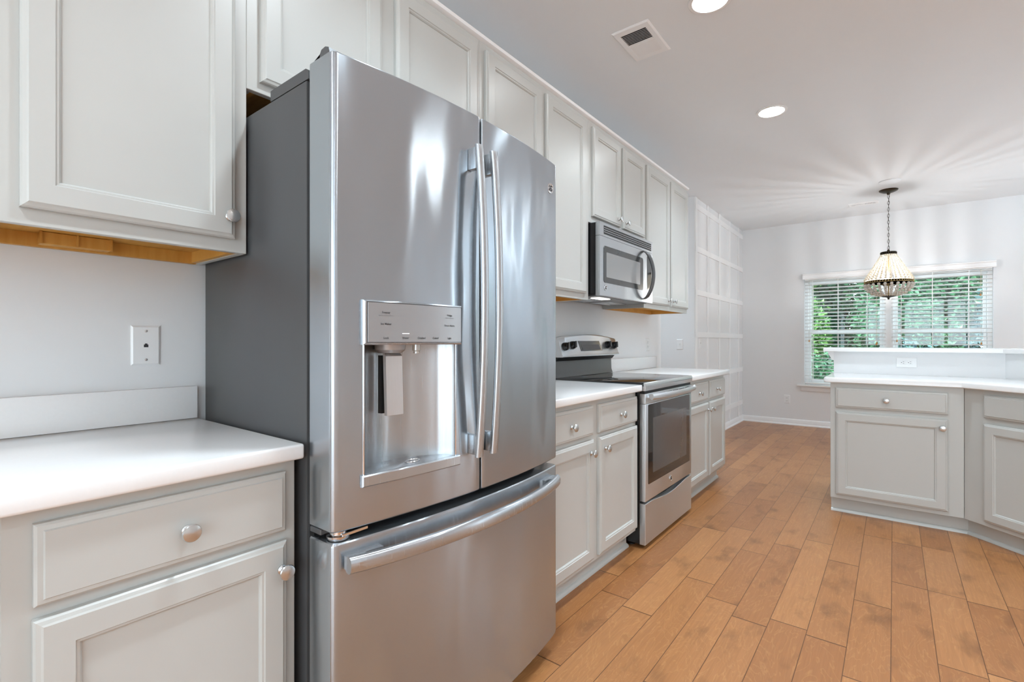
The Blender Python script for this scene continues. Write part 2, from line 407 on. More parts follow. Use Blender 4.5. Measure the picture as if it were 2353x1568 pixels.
struct('trim_3', MB().box(1.640, 1.732, YB - .006, YB + .10, .566, 1.999, .003, 1), 'trim')   # mullion casing between the two windows

def added_window(n, axis, fixed, b0, b1, z0, z1, nb):  # unseen windows added to bring daylight into the room
    root = bpy.data.objects.new('window_%d' % n, None); C.objects.link(root); root['kind'] = 'structure'
    root.location = (fixed, (b0 + b1) / 2, z0) if axis == 'x' else ((b0 + b1) / 2, fixed, z0)
    ROOT[root.name] = Matrix.Translation(root.location)
    f = MB()
    def put(a0, a1, c0, c1):
        if axis == 'x': f.box(fixed + .03, fixed + .1, a0, a1, c0, c1)
        else: f.box(a0, a1, fixed - .1, fixed - .03, c0, c1)
    W = .06
    put(b0, b0 + W, z0, z1); put(b1 - W, b1, z0, z1); put(b0 + W, b1 - W, z0, z0 + W); put(b0 + W, b1 - W, z1 - W, z1)
    for k in range(1, nb):
        c = b0 + (b1 - b0) * k / nb; put(c - .04, c + .04, z0 + W, z1 - W)
    f.build('window_frame', 'trim', root, smooth=0)
added_window(4, 'x', XR, 4.68, 5.05, 0, 2.3, 1)  # narrow added opening, placed to streak the refrigerator door
added_window(5, 'x', XR, 5.9, 6.7, .9, 2.1, 1)
added_window(3, 'y', YF, 1.0, 4.8, .3, 2.4, 4)

# ================================================================== CABINETS
def panel_door(mb, x0, x1, z0, z1, y=0., fw=.052, t=.02):
    prof = [(0, 0), (0, .012), (.003, .0155), (.009, .0175), (.012, t), (fw, t), (fw + .002, t - .003), (fw + .006, t - .0035), (fw + .009, t - .0065), (fw + .0105, .0095)]
    mb.loft([[(x0 + i, y - d, z0 + i), (x1 - i, y - d, z0 + i), (x1 - i, y - d, z1 - i), (x0 + i, y - d, z1 - i)] for i, d in prof])
    return mb
def slab(mb, x0, x1, z0, z1, y=0., t=.02):
    prof = [(0, 0), (0, .0115), (.004, .015), (.011, .0165), (.013, t)]
    mb.loft([[(x0 + i, y - d, z0 + i), (x1 - i, y - d, z0 + i), (x1 - i, y - d, z1 - i), (x0 + i, y - d, z1 - i)] for i, d in prof])
    return mb
KPROF = [(.0105, 0), (.0105, .003), (.0075, .005), (.0055, .009), (.0055, .014), (.008, .0175), (.0135, .0205), (.0168, .0235), (.0175, .026), (.0160, .0285), (.010, .0305), (.0, .0312)]
def knob(parent, x, z, y=-.02):
    return MB().lathe(KPROF, (x, y, z), (0, -1, 0), 24).build('knob', 'nickel', parent, world=False)

def base_cabinet(label, loc, rz, W, fronts, D=.60, t0=0., t1=0.):
    """fronts: list of ('drawer'|'door', x0, x1, z0, z1, knob xz or None)"""
    t = thing('base_cabinet', label, 'cabinet', loc, rz, 'grey base cabinets')
    HB = .872
    b = MB(); b.box(0, W, .0195, D, .10, HB); b.build('carcass', 'cab', t, world=False, smooth=0)
    f = MB(); f.box(0, W, 0, .019, .10, HB, .0012, 1)
    f.build('face_frame', 'cab', t, world=False, smooth=0)
    k = MB(); k.box(-t0, W + t1, .055, .40, 0, .0995)
    prof = [(0, 0), (.016, 0), (.015, .008), (.011, .014), (.004, .018), (0, .019)]
    k.loft([[(-t0 * (.055 - d) / .055, .055 - d, z) for d, z in prof], [(W + t1 * (.055 - d) / .055, .055 - d, z) for d, z in prof]])
    k.build('toe_kick', 'cab', t, world=False)
    for kind, x0, x1, z0, z1, kb in fronts:
        if kind == 'drawer': o = slab(MB(), x0, x1, z0, z1, -.0005).build('drawer_front', 'cab', t, world=False, smooth=20)
        else: o = panel_door(MB(), x0, x1, z0, z1, -.0005).build('door', 'cab', t, world=False, smooth=20)
        if kb: knob(o, kb[0], kb[1], -.0205)
    return t
DR = (.708, .845); DO = (.122, .686)
XF = .61
base_cabinet('grey base cabinet under the short counter, left of the refrigerator', (XF, .114, 0), PI / 2, .488,
    [('drawer', .037, .461, *DR, (.256, .772)), ('door', .036, .462, *DO, (.447, .624))])
base_cabinet('grey base cabinet cut off at the left picture edge', (XF, -.50, 0), PI / 2, .6134,
    [('drawer', .037, .575, *DR, (.306, .772)), ('door', .037, .575, *DO, (.07, .624))])
base_cabinet('grey double base cabinet between the refrigerator and the range', (XF, 1.600, 0), PI / 2, .955,
    [('drawer', .035, .448, *DR, (.239, .772)), ('drawer', .509, .945, *DR, (.730, .772)), ('door', .035, .453, *DO, (.414, .628)), ('door', .509, .945, *DO, (.556, .628))])
base_cabinet('grey double base cabinet beyond the range, at the far end of the wall', (XF, 3.352, 0), PI / 2, .975,
    [('drawer', .035, .498, *DR, (.262, .772)), ('drawer', .531, .960, *DR, (.710, .772)), ('door', .035, .498, *DO, (.470, .632)), ('door', .531, .960, *DO, (.566, .632))])
PX, PY = 1.40, 3.92
base_cabinet('grey peninsula cabinet with one drawer over one door, below the wall outlet', (PX, PY, 0), 0, .664,
    [('drawer', .030, .593, .708, .838, (.298, .771)), ('door', .032, .592, .128, .678, (.567, .626))], t1=.0235)
AX, AY = 2.0648, 3.92
base_cabinet('grey peninsula cabinet set at an angle, at the right picture edge', (AX, AY, 0), -PI / 4, .95,
    [('drawer', .115, .83, .715, .842, None), ('door', .115, .4705, .128, .680, (.44, .626)), ('door', .4755, .83, .128, .680, (.505, .626))], D=.58, t0=.0225)

def wall_cabinet(label, Y0, Y1, z0, z1, doors, block=False, D=.30):
    """doors: (y0, y1, z0, z1, knob or None) in world Y; front face at X=.33"""
    t = thing('wall_cabinet', label, 'cabinet', (.33, Y0, z0), PI / 2, 'grey wall cabinets')
    W = Y1 - Y0; h = z1 - z0
    s = MB()
    s.box(0, .016, .0195, .325, 0, h); s.box(W - .016, W, .0195, .325, 0, h); s.box(.0165, W - .0165, .0195, .325, h - .02, h)
    s.build('carcass', 'cab', t, world=False, smooth=0)
    f = MB()   # face frame: two stiles, two rails, filled behind the doors
    f.box(0, W, 0, .019, 0, h, .0012, 1)
    f.build('face_frame', 'cab', t, world=False, smooth=0)
    u = MB()
    u.box(.0165, W - .0165, .0195, .325, .035, .047)          # bottom panel set up inside the frame
    u.box(.0165, W - .0165, .306, .3245, .0, .0345)           # hanging rail at the wall
    u.box(.0165, .030, .0195, .3055, .002, .0345); u.box(W - .030, W - .0165, .0195, .3055, .002, .0345)
    un = u.build('underside', 'ply', t, world=False, smooth=0, label='raw golden wood underside')
    if block:
        k = MB().box(.125, .265, .268, .3055, .004, .034, .001, 1)
        k.box(.123, .128, .262, .268, .003, .0345); k.box(.262, .267, .262, .268, .003, .0345); k.box(.193, .197, .262, .268, .003, .0345)
        k.build('mounting_block', 'ply', t, world=False, smooth=0)
    for y0, y1, za, zb, kb in doors:
        o = panel_door(MB(), y0 - Y0, y1 - Y0, za - z0, zb - z0, -.0005).build('door', 'cab', t, world=False, smooth=20)
        if kb: knob(o, kb[0] - Y0, kb[1] - z0, -.0205)
    return t
ZU, ZT = 1.388, 2.444
DZ = (1.422, 2.412)
wall_cabinet('grey wall cabinet above the short counter, left of the refrigerator', .114, .614, ZU, ZT, [(.169, .580, *DZ, (.562, 1.477))], block=True)
wall_cabinet('grey wall cabinet cut off at the left picture edge', -.65, .1135, ZU, ZT, [(-.60, -.285, *DZ, None), (-.25, .06, *DZ, None)])
wall_cabinet('short grey two-door wall cabinet above the refrigerator', .6145, 1.574, 1.846, ZT, [(.648, 1.056, 1.874, 2.412, None), (1.118, 1.551, 1.874, 2.412, None)])
wall_cabinet('tall grey two-door wall cabinet between refrigerator and microwave', 1.5745, 2.528, ZU, ZT, [(1.605, 2.028, *DZ, None), (2.071, 2.482, *DZ, None)])
wall_cabinet('short grey two-door wall cabinet above the microwave', 2.5285, 3.334, 1.846, ZT, [(2.561, 2.931, 1.884, 2.412, (2.885, 1.925)), (2.970, 3.318, 1.884, 2.412, (2.998, 1.922))])
wall_cabinet('tall grey two-door wall cabinet right of the microwave', 3.3345, 4.255, ZU, ZT, [(3.360, 3.806, *DZ, (3.765, 1.463)), (3.838, 4.240, *DZ, (3.872, 1.463))])
# white cap strip along the cabinet tops
mb = MB(); prof = [(.0, 2.4445), (.334, 2.4445), (.345, 2.452), (.349, 2.463), (.0, 2.463)]
mb.loft([[(x, -.65, z) for x, z in prof], [(x, 4.262, z) for x, z in prof]])
struct('trim_4', mb, 'trim')

# ================================================================== COUNTERTOPS
ZC0, ZC1 = .8725, .908
def counter(label, y0, y1, splash=True):
    t = thing('countertop', label, 'countertop', (.32, (y0 + y1) / 2, ZC0), 0, 'white quartz countertops')
    MB().box(.001, .650, y0, y1, ZC0, ZC1, .006, 3).build('slab', 'counter', t)
    if splash: MB().box(.001, .021, y0 + .001, y1 - .003, ZC1 + .0005, 1.008, .002, 2).build('backsplash', 'counter', t)
    return t
counter('white quartz countertop with backsplash, left of the refrigerator', -.50, .606)
counter('white quartz countertop between the refrigerator and the range', 1.563, 2.558)
counter('white quartz countertop beyond the range with a low backsplash', 3.350, 4.362)

# peninsula counter: plan polygon with rounded free corner
S2 = math.sqrt(.5)
def ang(d, o):   # point along angled face: d along it, o outward from it (towards the kitchen)
    return (AX + d * S2 - o * S2, AY - d * S2 - o * S2)
ovh = .035; zc0, zc1 = .8725, .904
mit = ovh * math.tan(PI / 8)
e1 = ang(.98, ovh); e2 = ang(.98, -.585)
bend_f = (AX - mit, AY - ovh); kb = .602 * math.tan(PI / 8)
bend_b = (AX + kb - .006, AY + .596)
xl = 1.362
r = .035
corner = [(xl + r - r * math.cos(a), AY - ovh + r - r * math.sin(a)) for a in [i * PI / 16 for i in range(9)]]
poly = [(xl, AY + .596)] + corner + [bend_f, e1, e2, bend_b]
t = thing('peninsula_countertop', 'white quartz countertop bending along the peninsula below the raised bar', 'countertop', (1.9, 4.2, zc0))
mb = MB()
def inset_poly(P, d):
    out = []; n = len(P)
    for i in range(n):
        a, b, c = Vector(P[i - 1]), Vector(P[i]), Vector(P[(i + 1) % n])
        n1 = (b - a).normalized(); n2 = (c - b).normalized()
        m1 = Vector((-n1.y, n1.x)); m2 = Vector((-n2.y, n2.x)); bis = (m1 + m2)
        bis = bis / max(1e-6, bis.dot(m1)) if bis.length > 1e-6 else m1
        out.append(tuple(b + bis * d))
    return out
pi_ = inset_poly(poly, .005)
mb.loft([[(x, y, zc0) for x, y in pi_], [(x, y, zc0 + .004) for x, y in poly], [(x, y, zc1 - .005) for x, y in poly], [(x, y, zc1 - .0015) for x, y in inset_poly(poly, .0018)], [(x, y, zc1) for x, y in pi_]])
mb.build('slab', 'counter', t)

# knee wall + raised bar
kx = 1.370; ky = AY + .60
def kbend(o): return (AX + (.60 + o) * math.tan(PI / 8), AY + .60 + o)
def kend(o, d=1.0): return (AX + d * S2 + (.60 + o) * S2, AY - d * S2 + (.60 + o) * S2)
poly = [(kx, ky), kbend(0), kend(0), kend(.12), kbend(.12), (kx, ky + .12)]
struct('wall_peninsula', MB().prism(poly, 0, 1.067), 'wall', smooth=0)
bz0, bz1 = 1.0675, 1.098
bl = 1.305
poly = [(bl, ky - .04), kbend(-.04), kend(-.04), kend(.40), kbend(.40), (bl, ky + .40)]
mb = MB(); pi_ = inset_poly(poly, .004)
mb.loft([[(x, y, bz0) for x, y in pi_], [(x, y, bz0 + .004) for x, y in poly], [(x, y, bz1 - .004) for x, y in poly], [(x, y, bz1) for x, y in pi_]])
tag(mb.build('bar_counter', 'counter'), 'long white raised bar top on the half wall before the window', 'countertop')
# small corbel under the bar end
prof = [(1.3695, 1.000), (1.3695, 1.067), (1.330, 1.067), (1.332, 1.052), (1.342, 1.036), (1.352, 1.018), (1.356, 1.004)]
tag(MB().prism(prof, ky + .004, ky + .05, 'y').build('bar_corbel', 'trim'), 'small white curved bracket under the free end of the bar', 'bracket')
# undermount sink in the angled run
t = thing('undermount_sink', 'steel sink let into the peninsula counter at the right picture edge', 'sink', (*ang(.56, -.27), zc1), -PI / 4)
mb = MB()
def rr(x0, x1, y0, y1, rad, z, n=5):
    P = []
    for cx_, cy_, a0 in ((x1 - rad, y1 - rad, 0), (x0 + rad, y1 - rad, PI / 2), (x0 + rad, y0 + rad, PI), (x1 - rad, y0 + rad, 3 * PI / 2)):
        for i in range(n + 1):
            a = a0 + i * PI / 2 / n; P.append((cx_ + rad * math.cos(a), cy_ + rad * math.sin(a), z))
    return P
mb.loft([rr(-.30, .30, -.20, .20, .04, .0006), rr(-.296, .296, -.196, .196, .04, .0012), rr(-.29, .29, -.19, .19, .04, .0006)], cap0=False, cap1=False)
mb.build('rim', 'chrome', t, world=False)
mb = MB(); mb.loft([rr(-.29, .29, -.19, .19, .04, .0007), rr(-.0, .29, -.0, .19, .04, .0007)][:1], cap0=False, cap1=True)
mb.build('basin', 'darkgrey', t, world=False)

# ================================================================== REFRIGERATOR
FY0, FY1, FC = .616, 1.545, 1.074
def ffront(y, d=0.): return .744 + .041 * (1 - ((y - 1.080) / .466) ** 2) + d
fr = thing('refrigerator', 'stainless steel french-door refrigerator with a charcoal case', 'refrigerator', (.40, 1.08, 0))
MB().box(.03, .632, FY0 + .004, FY1 - .004, .03, 1.772, .004, 2).build('case', 'case', fr)
hb = MB(); hb2 = MB()
hb.prism([(.455, 1.7725), (.455, 1.800), (.628, 1.800), (.640, 1.793), (.640, 1.7725)], FY0 + .004, FY0 + .075, 'y')
hb2.prism([(.455, 1.7725), (.455, 1.800), (.628, 1.800), (.640, 1.793), (.640, 1.7725)], FY1 - .075, FY1 - .004, 'y')
hb.build('hinge_cover', 'case', fr, smooth=0); hb2.build('hinge_cover', 'case', fr, smooth=0)
MB().box(.6325, .652, FY0 + .012, FY1 - .012, .06, 1.77).build('gasket', 'rubber', fr, smooth=0)
g = MB(); g.box(.40, .66, FY0 + .02, FY1 - .02, .012, .055); g.build('base_grille', 'rubber', fr, smooth=0)
for y in (FY0 + .08, FY1 - .08):
    for x in (.1, .58): MB().lathe([(.022, 0), (.022, .02), (.012, .022), (.012, .032)], (x, y, 0), seg=12).build('foot', 'rubber', fr)

def door_plan(y0, y1, rl, rr_, ins=0., xb=.653, notch=None):
    """outline in plan (x,y); rl/rr_ corner radii at the y0 / y1 sides; listed round the door"""
    P = [(xb, y0 + ins)]
    yl, yr = y0 + ins, y1 - ins
    def corner(yc, sgn, rad):
        # quarter round from the side face onto the curved front
        out = []
        xf = ffront(yc + sgn * rad) - ins
        for i in range(7):
            a = i * PI / 12
            out.append((xf - rad + rad * math.sin(a), yc + sgn * (rad - rad * math.cos(a))))
        return out
    L = corner(yl, 1, rl); R = corner(yr, -1, rr_)
    P += L
    n = 28; a, b = yl + rl, yr - rr_
    ysamp = [a + (b - a) * i / n for i in range(1, n)]
    if notch: ysamp = sorted([y for y in ysamp if all(abs(y - q) > .004 for q in notch)] + list(notch))
    P += [(ffront(y) - ins, y) for y in ysamp]
    P += list(reversed(R)); P.append((xb, yr))
    return P
def fr_door(y0, y1, z0, z1, rl, rr_, zcuts=(), notch=None):
    zl = [(z0, .003), (z0 + .003, .0006), (z0 + .008, 0)] + [(z, 0) for z in zcuts] + [(z1 - .008, 0), (z1 - .003, .0006), (z1, .003)]
    return MB().loft([[(x, y, z) for x, y in door_plan(y0, y1, rl, rr_, i, notch=notch)] for z, i in zl])
DZ0, DZ1 = .714, 1.803
RY0, RY1, RZ0, RZ1 = .693, .967, .834, 1.140
m1 = fr_door(FY0, FC - .004, DZ0, DZ1, .016, .006, (RZ0, RZ1), (RY0, RY1))
kill = [f for f in m1.bm.faces if RY0 < f.calc_center_median().y < RY1 and RZ0 < f.calc_center_median().z < RZ1 and f.calc_center_median().x > .70]
bmesh.ops.delete(m1.bm, geom=kill, context='FACES')
door_l = m1.build('door', 'steel', fr, smooth=30)
door_r = fr_door(FC + .004, FY1, DZ0, DZ1, .006, .016).build('door', 'steel', fr, smooth=30)
fz = fr_door(FY0, FY1, .062, .688, .016, .016).build('freezer_drawer', 'steel', fr, smooth=30)
# top hinge caps on the doors
for y, s in ((FY0 + .004, 1), (FY1 - .004, -1)):
    tc_ = MB(); tc_.prism([(.654, 1.765), (.672, 1.785), (.688, 1.793), (.690, 1.812), (.696, 1.820), (.712, 1.822), (.726, 1.816), (.730, 1.8035), (.720, 1.8032), (.700, 1.8032), (.654, 1.80)], min(y, y + s * .035), max(y, y + s * .035), 'y')
    tc_.build('hinge_cap', 'darkgrey', fr, smooth=0)
# lower hinge
lh = MB(); lh.lathe([(.0, .690), (.026, .690), (.028, .694), (.028, .699), (.020, .701), (.020, .708), (.014, .709), (.014, .7135)], (.715, FY0 + .036, 0), seg=20)
lh.box(.66, .74, FY0 + .03, FY0 + .10, .697, .7045, .001, 1); lh.build('hinge', 'chrome', fr)
lh = MB().box(.654, .70, FY0 - .0005, FY0 + .03, .7005, .7135, .002, 1); lh.build('hinge_block', 'darkgrey', fr)

# dispenser
def strip(mb, y0, y1, z0, z1, d0, d1, n=10, bev=.004):
    """curved plate following the door front between offsets d0..d1"""
    ring = lambda dd, ins: [(ffront(y0 + ins + (y1 - y0 - 2 * ins) * i / n, dd), y0 + ins + (y1 - y0 - 2 * ins) * i / n, z0 + ins) for i in range(n + 1)] + [(ffront(y1 - ins - (y1 - y0 - 2 * ins) * i / n, dd), y1 - ins - (y1 - y0 - 2 * ins) * i / n, z1 - ins) for i in range(n + 1)]
    rings = [ring(d0, 0), ring(d1 - bev, 0), ring(d1, bev)]
    vs_ = [[mb.bm.verts.new(p) for p in r_] for r_ in rings]
    N_ = len(vs_[0])
    for a, b in zip(vs_, vs_[1:]):
        for i in range(N_): mb.bm.faces.new((a[i], a[(i + 1) % N_], b[(i + 1) % N_], b[i]))
    for L_ in (vs_[0], vs_[-1]):
        for i in range(n): mb.bm.faces.new((L_[i], L_[i + 1], L_[2 * n - i], L_[2 * n + 1 - i]))
    return mb
# recess liner: curved back in plan
mb = MB(); n = 24
def back(t): return RY0 + (RY1 - RY0) * t, math.sin(PI * t) ** .55 * .082
ringA, ringB = [], []
for i in range(n + 1):
    y, d = back(i / n); x = ffront(y) - d - (.0005)
    ringA.append((x, y, RZ0)); ringB.append((x, y, RZ1))
mb.loft([ringA, ringB], cap0=False, cap1=False, closed=False)
fl_ = [mb.bm.verts.new(p) for p in ringA]; frt = [mb.bm.verts.new((ffront(RY0 + (RY1 - RY0) * i / n), RY0 + (RY1 - RY0) * i / n, RZ0)) for i in range(n + 1)]
for i in range(n): mb.bm.faces.new((fl_[i], fl_[i + 1], frt[i + 1], frt[i]))
fl_ = [mb.bm.verts.new(p) for p in ringB]; frt = [mb.bm.verts.new((ffront(RY0 + (RY1 - RY0) * i / n), RY0 + (RY1 - RY0) * i / n, RZ1)) for i in range(n + 1)]
for i in range(n): mb.bm.faces.new((fl_[i], fl_[i + 1], frt[i + 1], frt[i]))
disp = mb.build('dispenser_recess', 'steel_plain', fr, smooth=40)
for y in (RY0 - .004, RY1 - .0):
    mb = MB(); mb.box(ffront(y) - .004, ffront(y) + .003, y, y + .004, RZ0 - .002, RZ1, .001, 1)
    mb.build('recess_trim', 'chrome', disp)
cp = strip(MB(), .684, .984, 1.139, 1.245, .0003, .012).build('control_panel', 'steel_plain', fr, smooth=30)
strip(MB(), .694, .979, 1.1455, 1.2395, .0121, .0128, bev=.0004).build('panel_face', 'panelgrey', cp, smooth=30)
mb = MB()
for (a, b, c, d) in ((.6925, .6935, 1.1445, 1.2405), (.9795, .9805, 1.1445, 1.2405), (.6925, .9805, 1.144, 1.145), (.6925, .9805, 1.240, 1.2412)): strip(mb, a, b, c, d, .0118, .0131, bev=.0002)
mb.build('panel_groove', 'ink', cp, smooth=0)
strip(MB(), .786, .806, 1.1658, 1.1672, .0126, .0134, bev=.0002).build('indicator_light', 'led', cp, smooth=0)
def text_mesh(txt, size):
    cu = bpy.data.curves.new('t', 'FONT'); cu.body = txt; cu.size = size; cu.align_x = 'CENTER'; cu.resolution_u = 2; cu.offset = size * .018
    ob = bpy.data.objects.new('t', cu); C.objects.link(ob)
    dg = bpy.context.evaluated_depsgraph_get()
    me = bpy.data.meshes.new_from_object(ob.evaluated_get(dg)); bpy.data.objects.remove(ob); bpy.data.curves.remove(cu)
    return me
def put_text(target, txt, yc, zc, size):
    me = text_mesh(txt, size); b = bmesh.new(); b.from_mesh(me)
    for v in b.verts: v.co = Vector((ffront(yc + v.co.x, .0131), yc + v.co.x, zc + v.co.y - size * .3))
    tmp = bpy.data.meshes.new('tt'); b.to_mesh(tmp); b.free(); target.bm.from_mesh(tmp); bpy.data.meshes.remove(tmp); bpy.data.meshes.remove(me)
for txt, yc, zc in (('Freezer', .741, 1.2165), ('Ice Maker', .741, 1.189), ('Lock', .741, 1.1555), ('Water', .795, 1.1555), ('Crushed', .843, 1.1555), ('Cubed', .888, 1.1555), ('Light', .935, 1.1555), ('Fridge', .936, 1.2165), ('Door Alarm', .936, 1.189)):
    mb = MB(); put_text(mb, txt, yc, zc, .0072); mb.build('lettering', 'ink', cp, smooth=0)
for txt, yc, sz in (('Turbo Freeze Hold 3 Sec', .741, .0040), ('TurboCool Hold 3 Sec', .936, .0036)):
    mb = MB(); put_text(mb, txt, yc, 1.2095, sz); mb.build('fine_lettering', 'inkpale', cp, smooth=0)
tr = strip(MB(), .683, .981, .806, .8335, .0003, .010, bev=.003)
tr.build('drip_tray', 'steel_plain', fr, smooth=30)
mb = MB(); rg = []
for k in range(24):
    a = 2 * PI * k / 24; rg.append((ffront(.835) - .03 + .012 * math.cos(a), .850 + .022 * math.sin(a), RZ0 + .0012))
mb.tube(rg, .0018, 6, closed=True); mb.build('drain_ring', 'chrome', disp)
# paddle, spout
mb = MB(); px0 = ffront(.78) - .022
mb.loft([[(px0, .767, .962), (px0 + .003, .816, .962), (px0 - .008, .816, .962), (px0 - .010, .767, .962)], [(px0 - .005, .767, 1.110), (px0 - .002, .816, 1.110), (px0 - .014, .816, 1.110), (px0 - .016, .767, 1.110)], [(px0 - .014, .769, 1.119), (px0 - .011, .814, 1.119), (px0 - .020, .814, 1.119), (px0 - .022, .769, 1.119)]])
mb.build('paddle', 'steel_light', disp, smooth=0)
MB().box(px0 - .036, px0 - .0225, .767, .795, .966, 1.112).build('paddle_slot', 'rubber', disp, smooth=0)
mb = MB(); mb.lathe([(.040, 1.1395), (.038, 1.126), (.030, 1.118), (.0, 1.116)], (ffront(.78) - .040, .790, 0), seg=24)
mb.build('chute', 'panelgrey', disp)
mb = MB(); mb.lathe([(.011, 1.1395), (.011, 1.124), (.008, 1.121), (.008, 1.116), (.0, 1.116)], (ffront(.85) - .025, .858, 0), seg=16)
mb.build('spout', 'crystal2', disp)

# handles
def v_handle(y, parent, z0, z1):
    pts = []
    for i in range(21):
        t_ = i / 20; pts.append((.815 + .022 * (1 - (2 * t_ - 1) ** 2), y, z0 + (z1 - z0) * t_))
    h = MB(); secs = []
    for (x, yy, z) in pts:
        secs.append([(x + .010 * math.sin(a) * (1 if math.sin(a) > 0 else .8), yy + .0135 * math.copysign(abs(math.cos(a)) ** .7, math.cos(a)), z) for a in [2 * PI * k / 16 for k in range(16)]])
    h.loft(secs); o = h.build('handle', 'steel_plain', parent, smooth=40)
    for za, zb in ((z0 + .006, z0 + .062), (z1 - .068, z1 - .006)):
        b = MB(); b.box(ffront(y) + .0002, .816, y - .013, y + .006, za, zb, .003, 2)
        b.build('handle_mount', 'steel_plain', o, smooth=30)
v_handle(1.030, door_l, .822, 1.700)
v_handle(1.094, door_r, .822, 1.700)
h = MB(); secs = []
for i in range(29):
    t_ = i / 28; y = .641 + (1.508 - .641) * t_; x = ffront(y) + .022 + .030 * (1 - (2 * t_ - 1) ** 2) ** .8
    secs.append([(x + .012 * math.sin(a), y, .643 + .020 * math.copysign(abs(math.cos(a)) ** .75, math.cos(a))) for a in [2 * PI * k / 18 for k in range(18)]])
h.loft(secs); fh = h.build('handle', 'steel_plain', fz, smooth=40)
for ya, yb in ((.645, .735), (1.425, 1.505)):
    pr = []; b = MB()
    for i in range(7):
        y = ya + (yb - ya) * i / 6; pr.append(y)
    ring0 = [(ffront(y) + .0003, y, .628) for y in pr] + [(ffront(y) + (.024 if (y < 1) == (i < 3) else .012), y, .628) for i, y in reversed(list(enumerate(pr)))]
    ring1 = [(x, y, .658) for x, y, z in ring0]
    b.loft([ring0, ring1])
    b.build('handle_mount', 'steel_plain', fh, smooth=30)

def emblem(parent, c, r, nrm='x'):
    """round raised badge with a curly script monogram, facing +X"""
    cx_, cy_, cz_ = c
    d = MB(); d.lathe([(r * .98, 0), (r, .001), (r, .0025), (r * .86, .0032), (r * .80, .0022), (0, .0022)], c, (1, 0, 0), 32)
    e = d.build('emblem', 'chrome', parent)
    s = MB()
    def cur(pts): s.tube([(cx_ + .0028, cy_ + a * r, cz_ + b * r) for a, b in pts], r * .055, 6)
    cur([(.06 + .28 * math.cos(a) * (1 - .05 * i), .22 + .24 * math.sin(a)) for i, a in enumerate([PI * .1 + k * PI / 8 for k in range(12)])] + [(-.1, -.15), (-.3, -.3), (-.42, -.12)])
    cur([(.30 + .18 * math.cos(a), -.10 + .16 * math.sin(a)) for a in [PI * .4 + k * PI / 7 for k in range(8)]] + [(.16, -.34)] + [(.28 + .2 * math.cos(a), -.36 + .18 * math.sin(a)) for a in [PI * .8 + k * PI / 7 for k in range(8)]])
    for q in range(4):
        a0 = q * PI / 2 + .5
        cur([(.62 * math.cos(a0 + k * .16) * (1 - .03 * k), .62 * math.sin(a0 + k * .16) * (1 - .03 * k)) for k in range(6)])
    s.build('monogram', 'ink', e)
    return e
emblem(door_r, (ffront(1.484) + .0004, 1.484, 1.702), .0185)

# ================================================================== RANGE
RYa, RYb = 2.566, 3.342
rg = thing('electric_range', 'stainless steel and black freestanding electric range', 'range', (.33, 2.954, 0))
MB().box(.03, .628, RYa, RYb, .025, .886, .003, 1).build('body', 'black', rg)
for y in (RYa + .05, RYb - .05):
    for x in (.12, .56): MB().lathe([(.02, 0), (.02, .008), (.012, .010), (.012, .026)], (x, y, 0), seg=12).build('foot', 'black', rg)
ct = MB(); ct.box(.06, .655, RYa - .004, RYb + .004, .900, .918, .003, 2); ct.build('cooktop', 'glassblack', rg, label='black glass cooktop')
fr_ = MB(); fr_.prism([(.628, .887), (.628, .8995), (.664, .8995), (.668, .896), (.664, .874), (.634, .874)], RYa - .003, RYb + .003, 'y')
fr_.prism([(.655, .900), (.655, .9185), (.664, .9165), (.668, .908), (.668, .900)], RYa - .003, RYb + .003, 'y')
fr_.build('front_rail', 'steel_light', rg, smooth=30)
# vent strip beneath the rail
vs2 = MB(); vs2.box(.6285, .656, RYa + .004, RYb - .004, .857, .8735); vs2.build('vent_gap', 'rubber', rg, smooth=0)
dr = MB()
dr.box(.629, .662, RYa + .003, RYb - .003, .262, .800, .003, 2)
od = dr.build('oven_door', 'steel_light', rg, smooth=30)
MB().box(.629, .662, RYa + .003, RYb - .003, .801, .857, .003, 2).build('door_cap', 'steel_light', od, smooth=30)
sl = MB()
for k in range(6):
    y = RYa + .09 + k * .112; sl.box(.6605, .6625, y, y + .095, .838, .8455)
sl.build('vent_slot', 'rubber', od, smooth=0)
wn_ = MB(); wn_.loft([rr(RYa + .040, RYb - .040, .352, .795, .008, 0, 3)] , cap0=False, cap1=True)
for v in wn_.bm.verts: v.co = Vector((.6635, v.co.x, v.co.y))
r2 = bmesh.ops.extrude_face_region(wn_.bm, geom=wn_.bm.faces[:])
bmesh.ops.translate(wn_.bm, verts=[v for v in r2['geom'] if isinstance(v, bmesh.types.BMVert)], vec=(-.003, 0, 0))
gl = wn_.build('oven_window', 'glassblack', od, smooth=0, label='black glass oven window')
iw = MB().box(.6636, .6640, RYa + .105, RYb - .105, .405, .715); iw.build('viewing_pane', 'viewpane', gl, smooth=0)
h = MB(); secs = []
for i in range(25):
    t_ = i / 24; y = RYa + .022 + (RYb - RYa - .044) * t_; x = .690 + .030 * (1 - (2 * t_ - 1) ** 2) ** .8
    secs.append([(x + .011 * math.sin(a), y, .842 + .0165 * math.copysign(abs(math.cos(a)) ** .75, math.cos(a))) for a in [2 * PI * k / 16 for k in range(16)]])
h.loft(secs); hh = h.build('handle', 'steel_light', od, smooth=40)
for y0 in (RYa + .026, RYb - .066): MB().box(.6623, .690, y0, y0 + .04, .832, .852, .003, 2).build('handle_mount', 'steel_light', hh)
emblem(od, (.6624, 2.955, .312), .017)
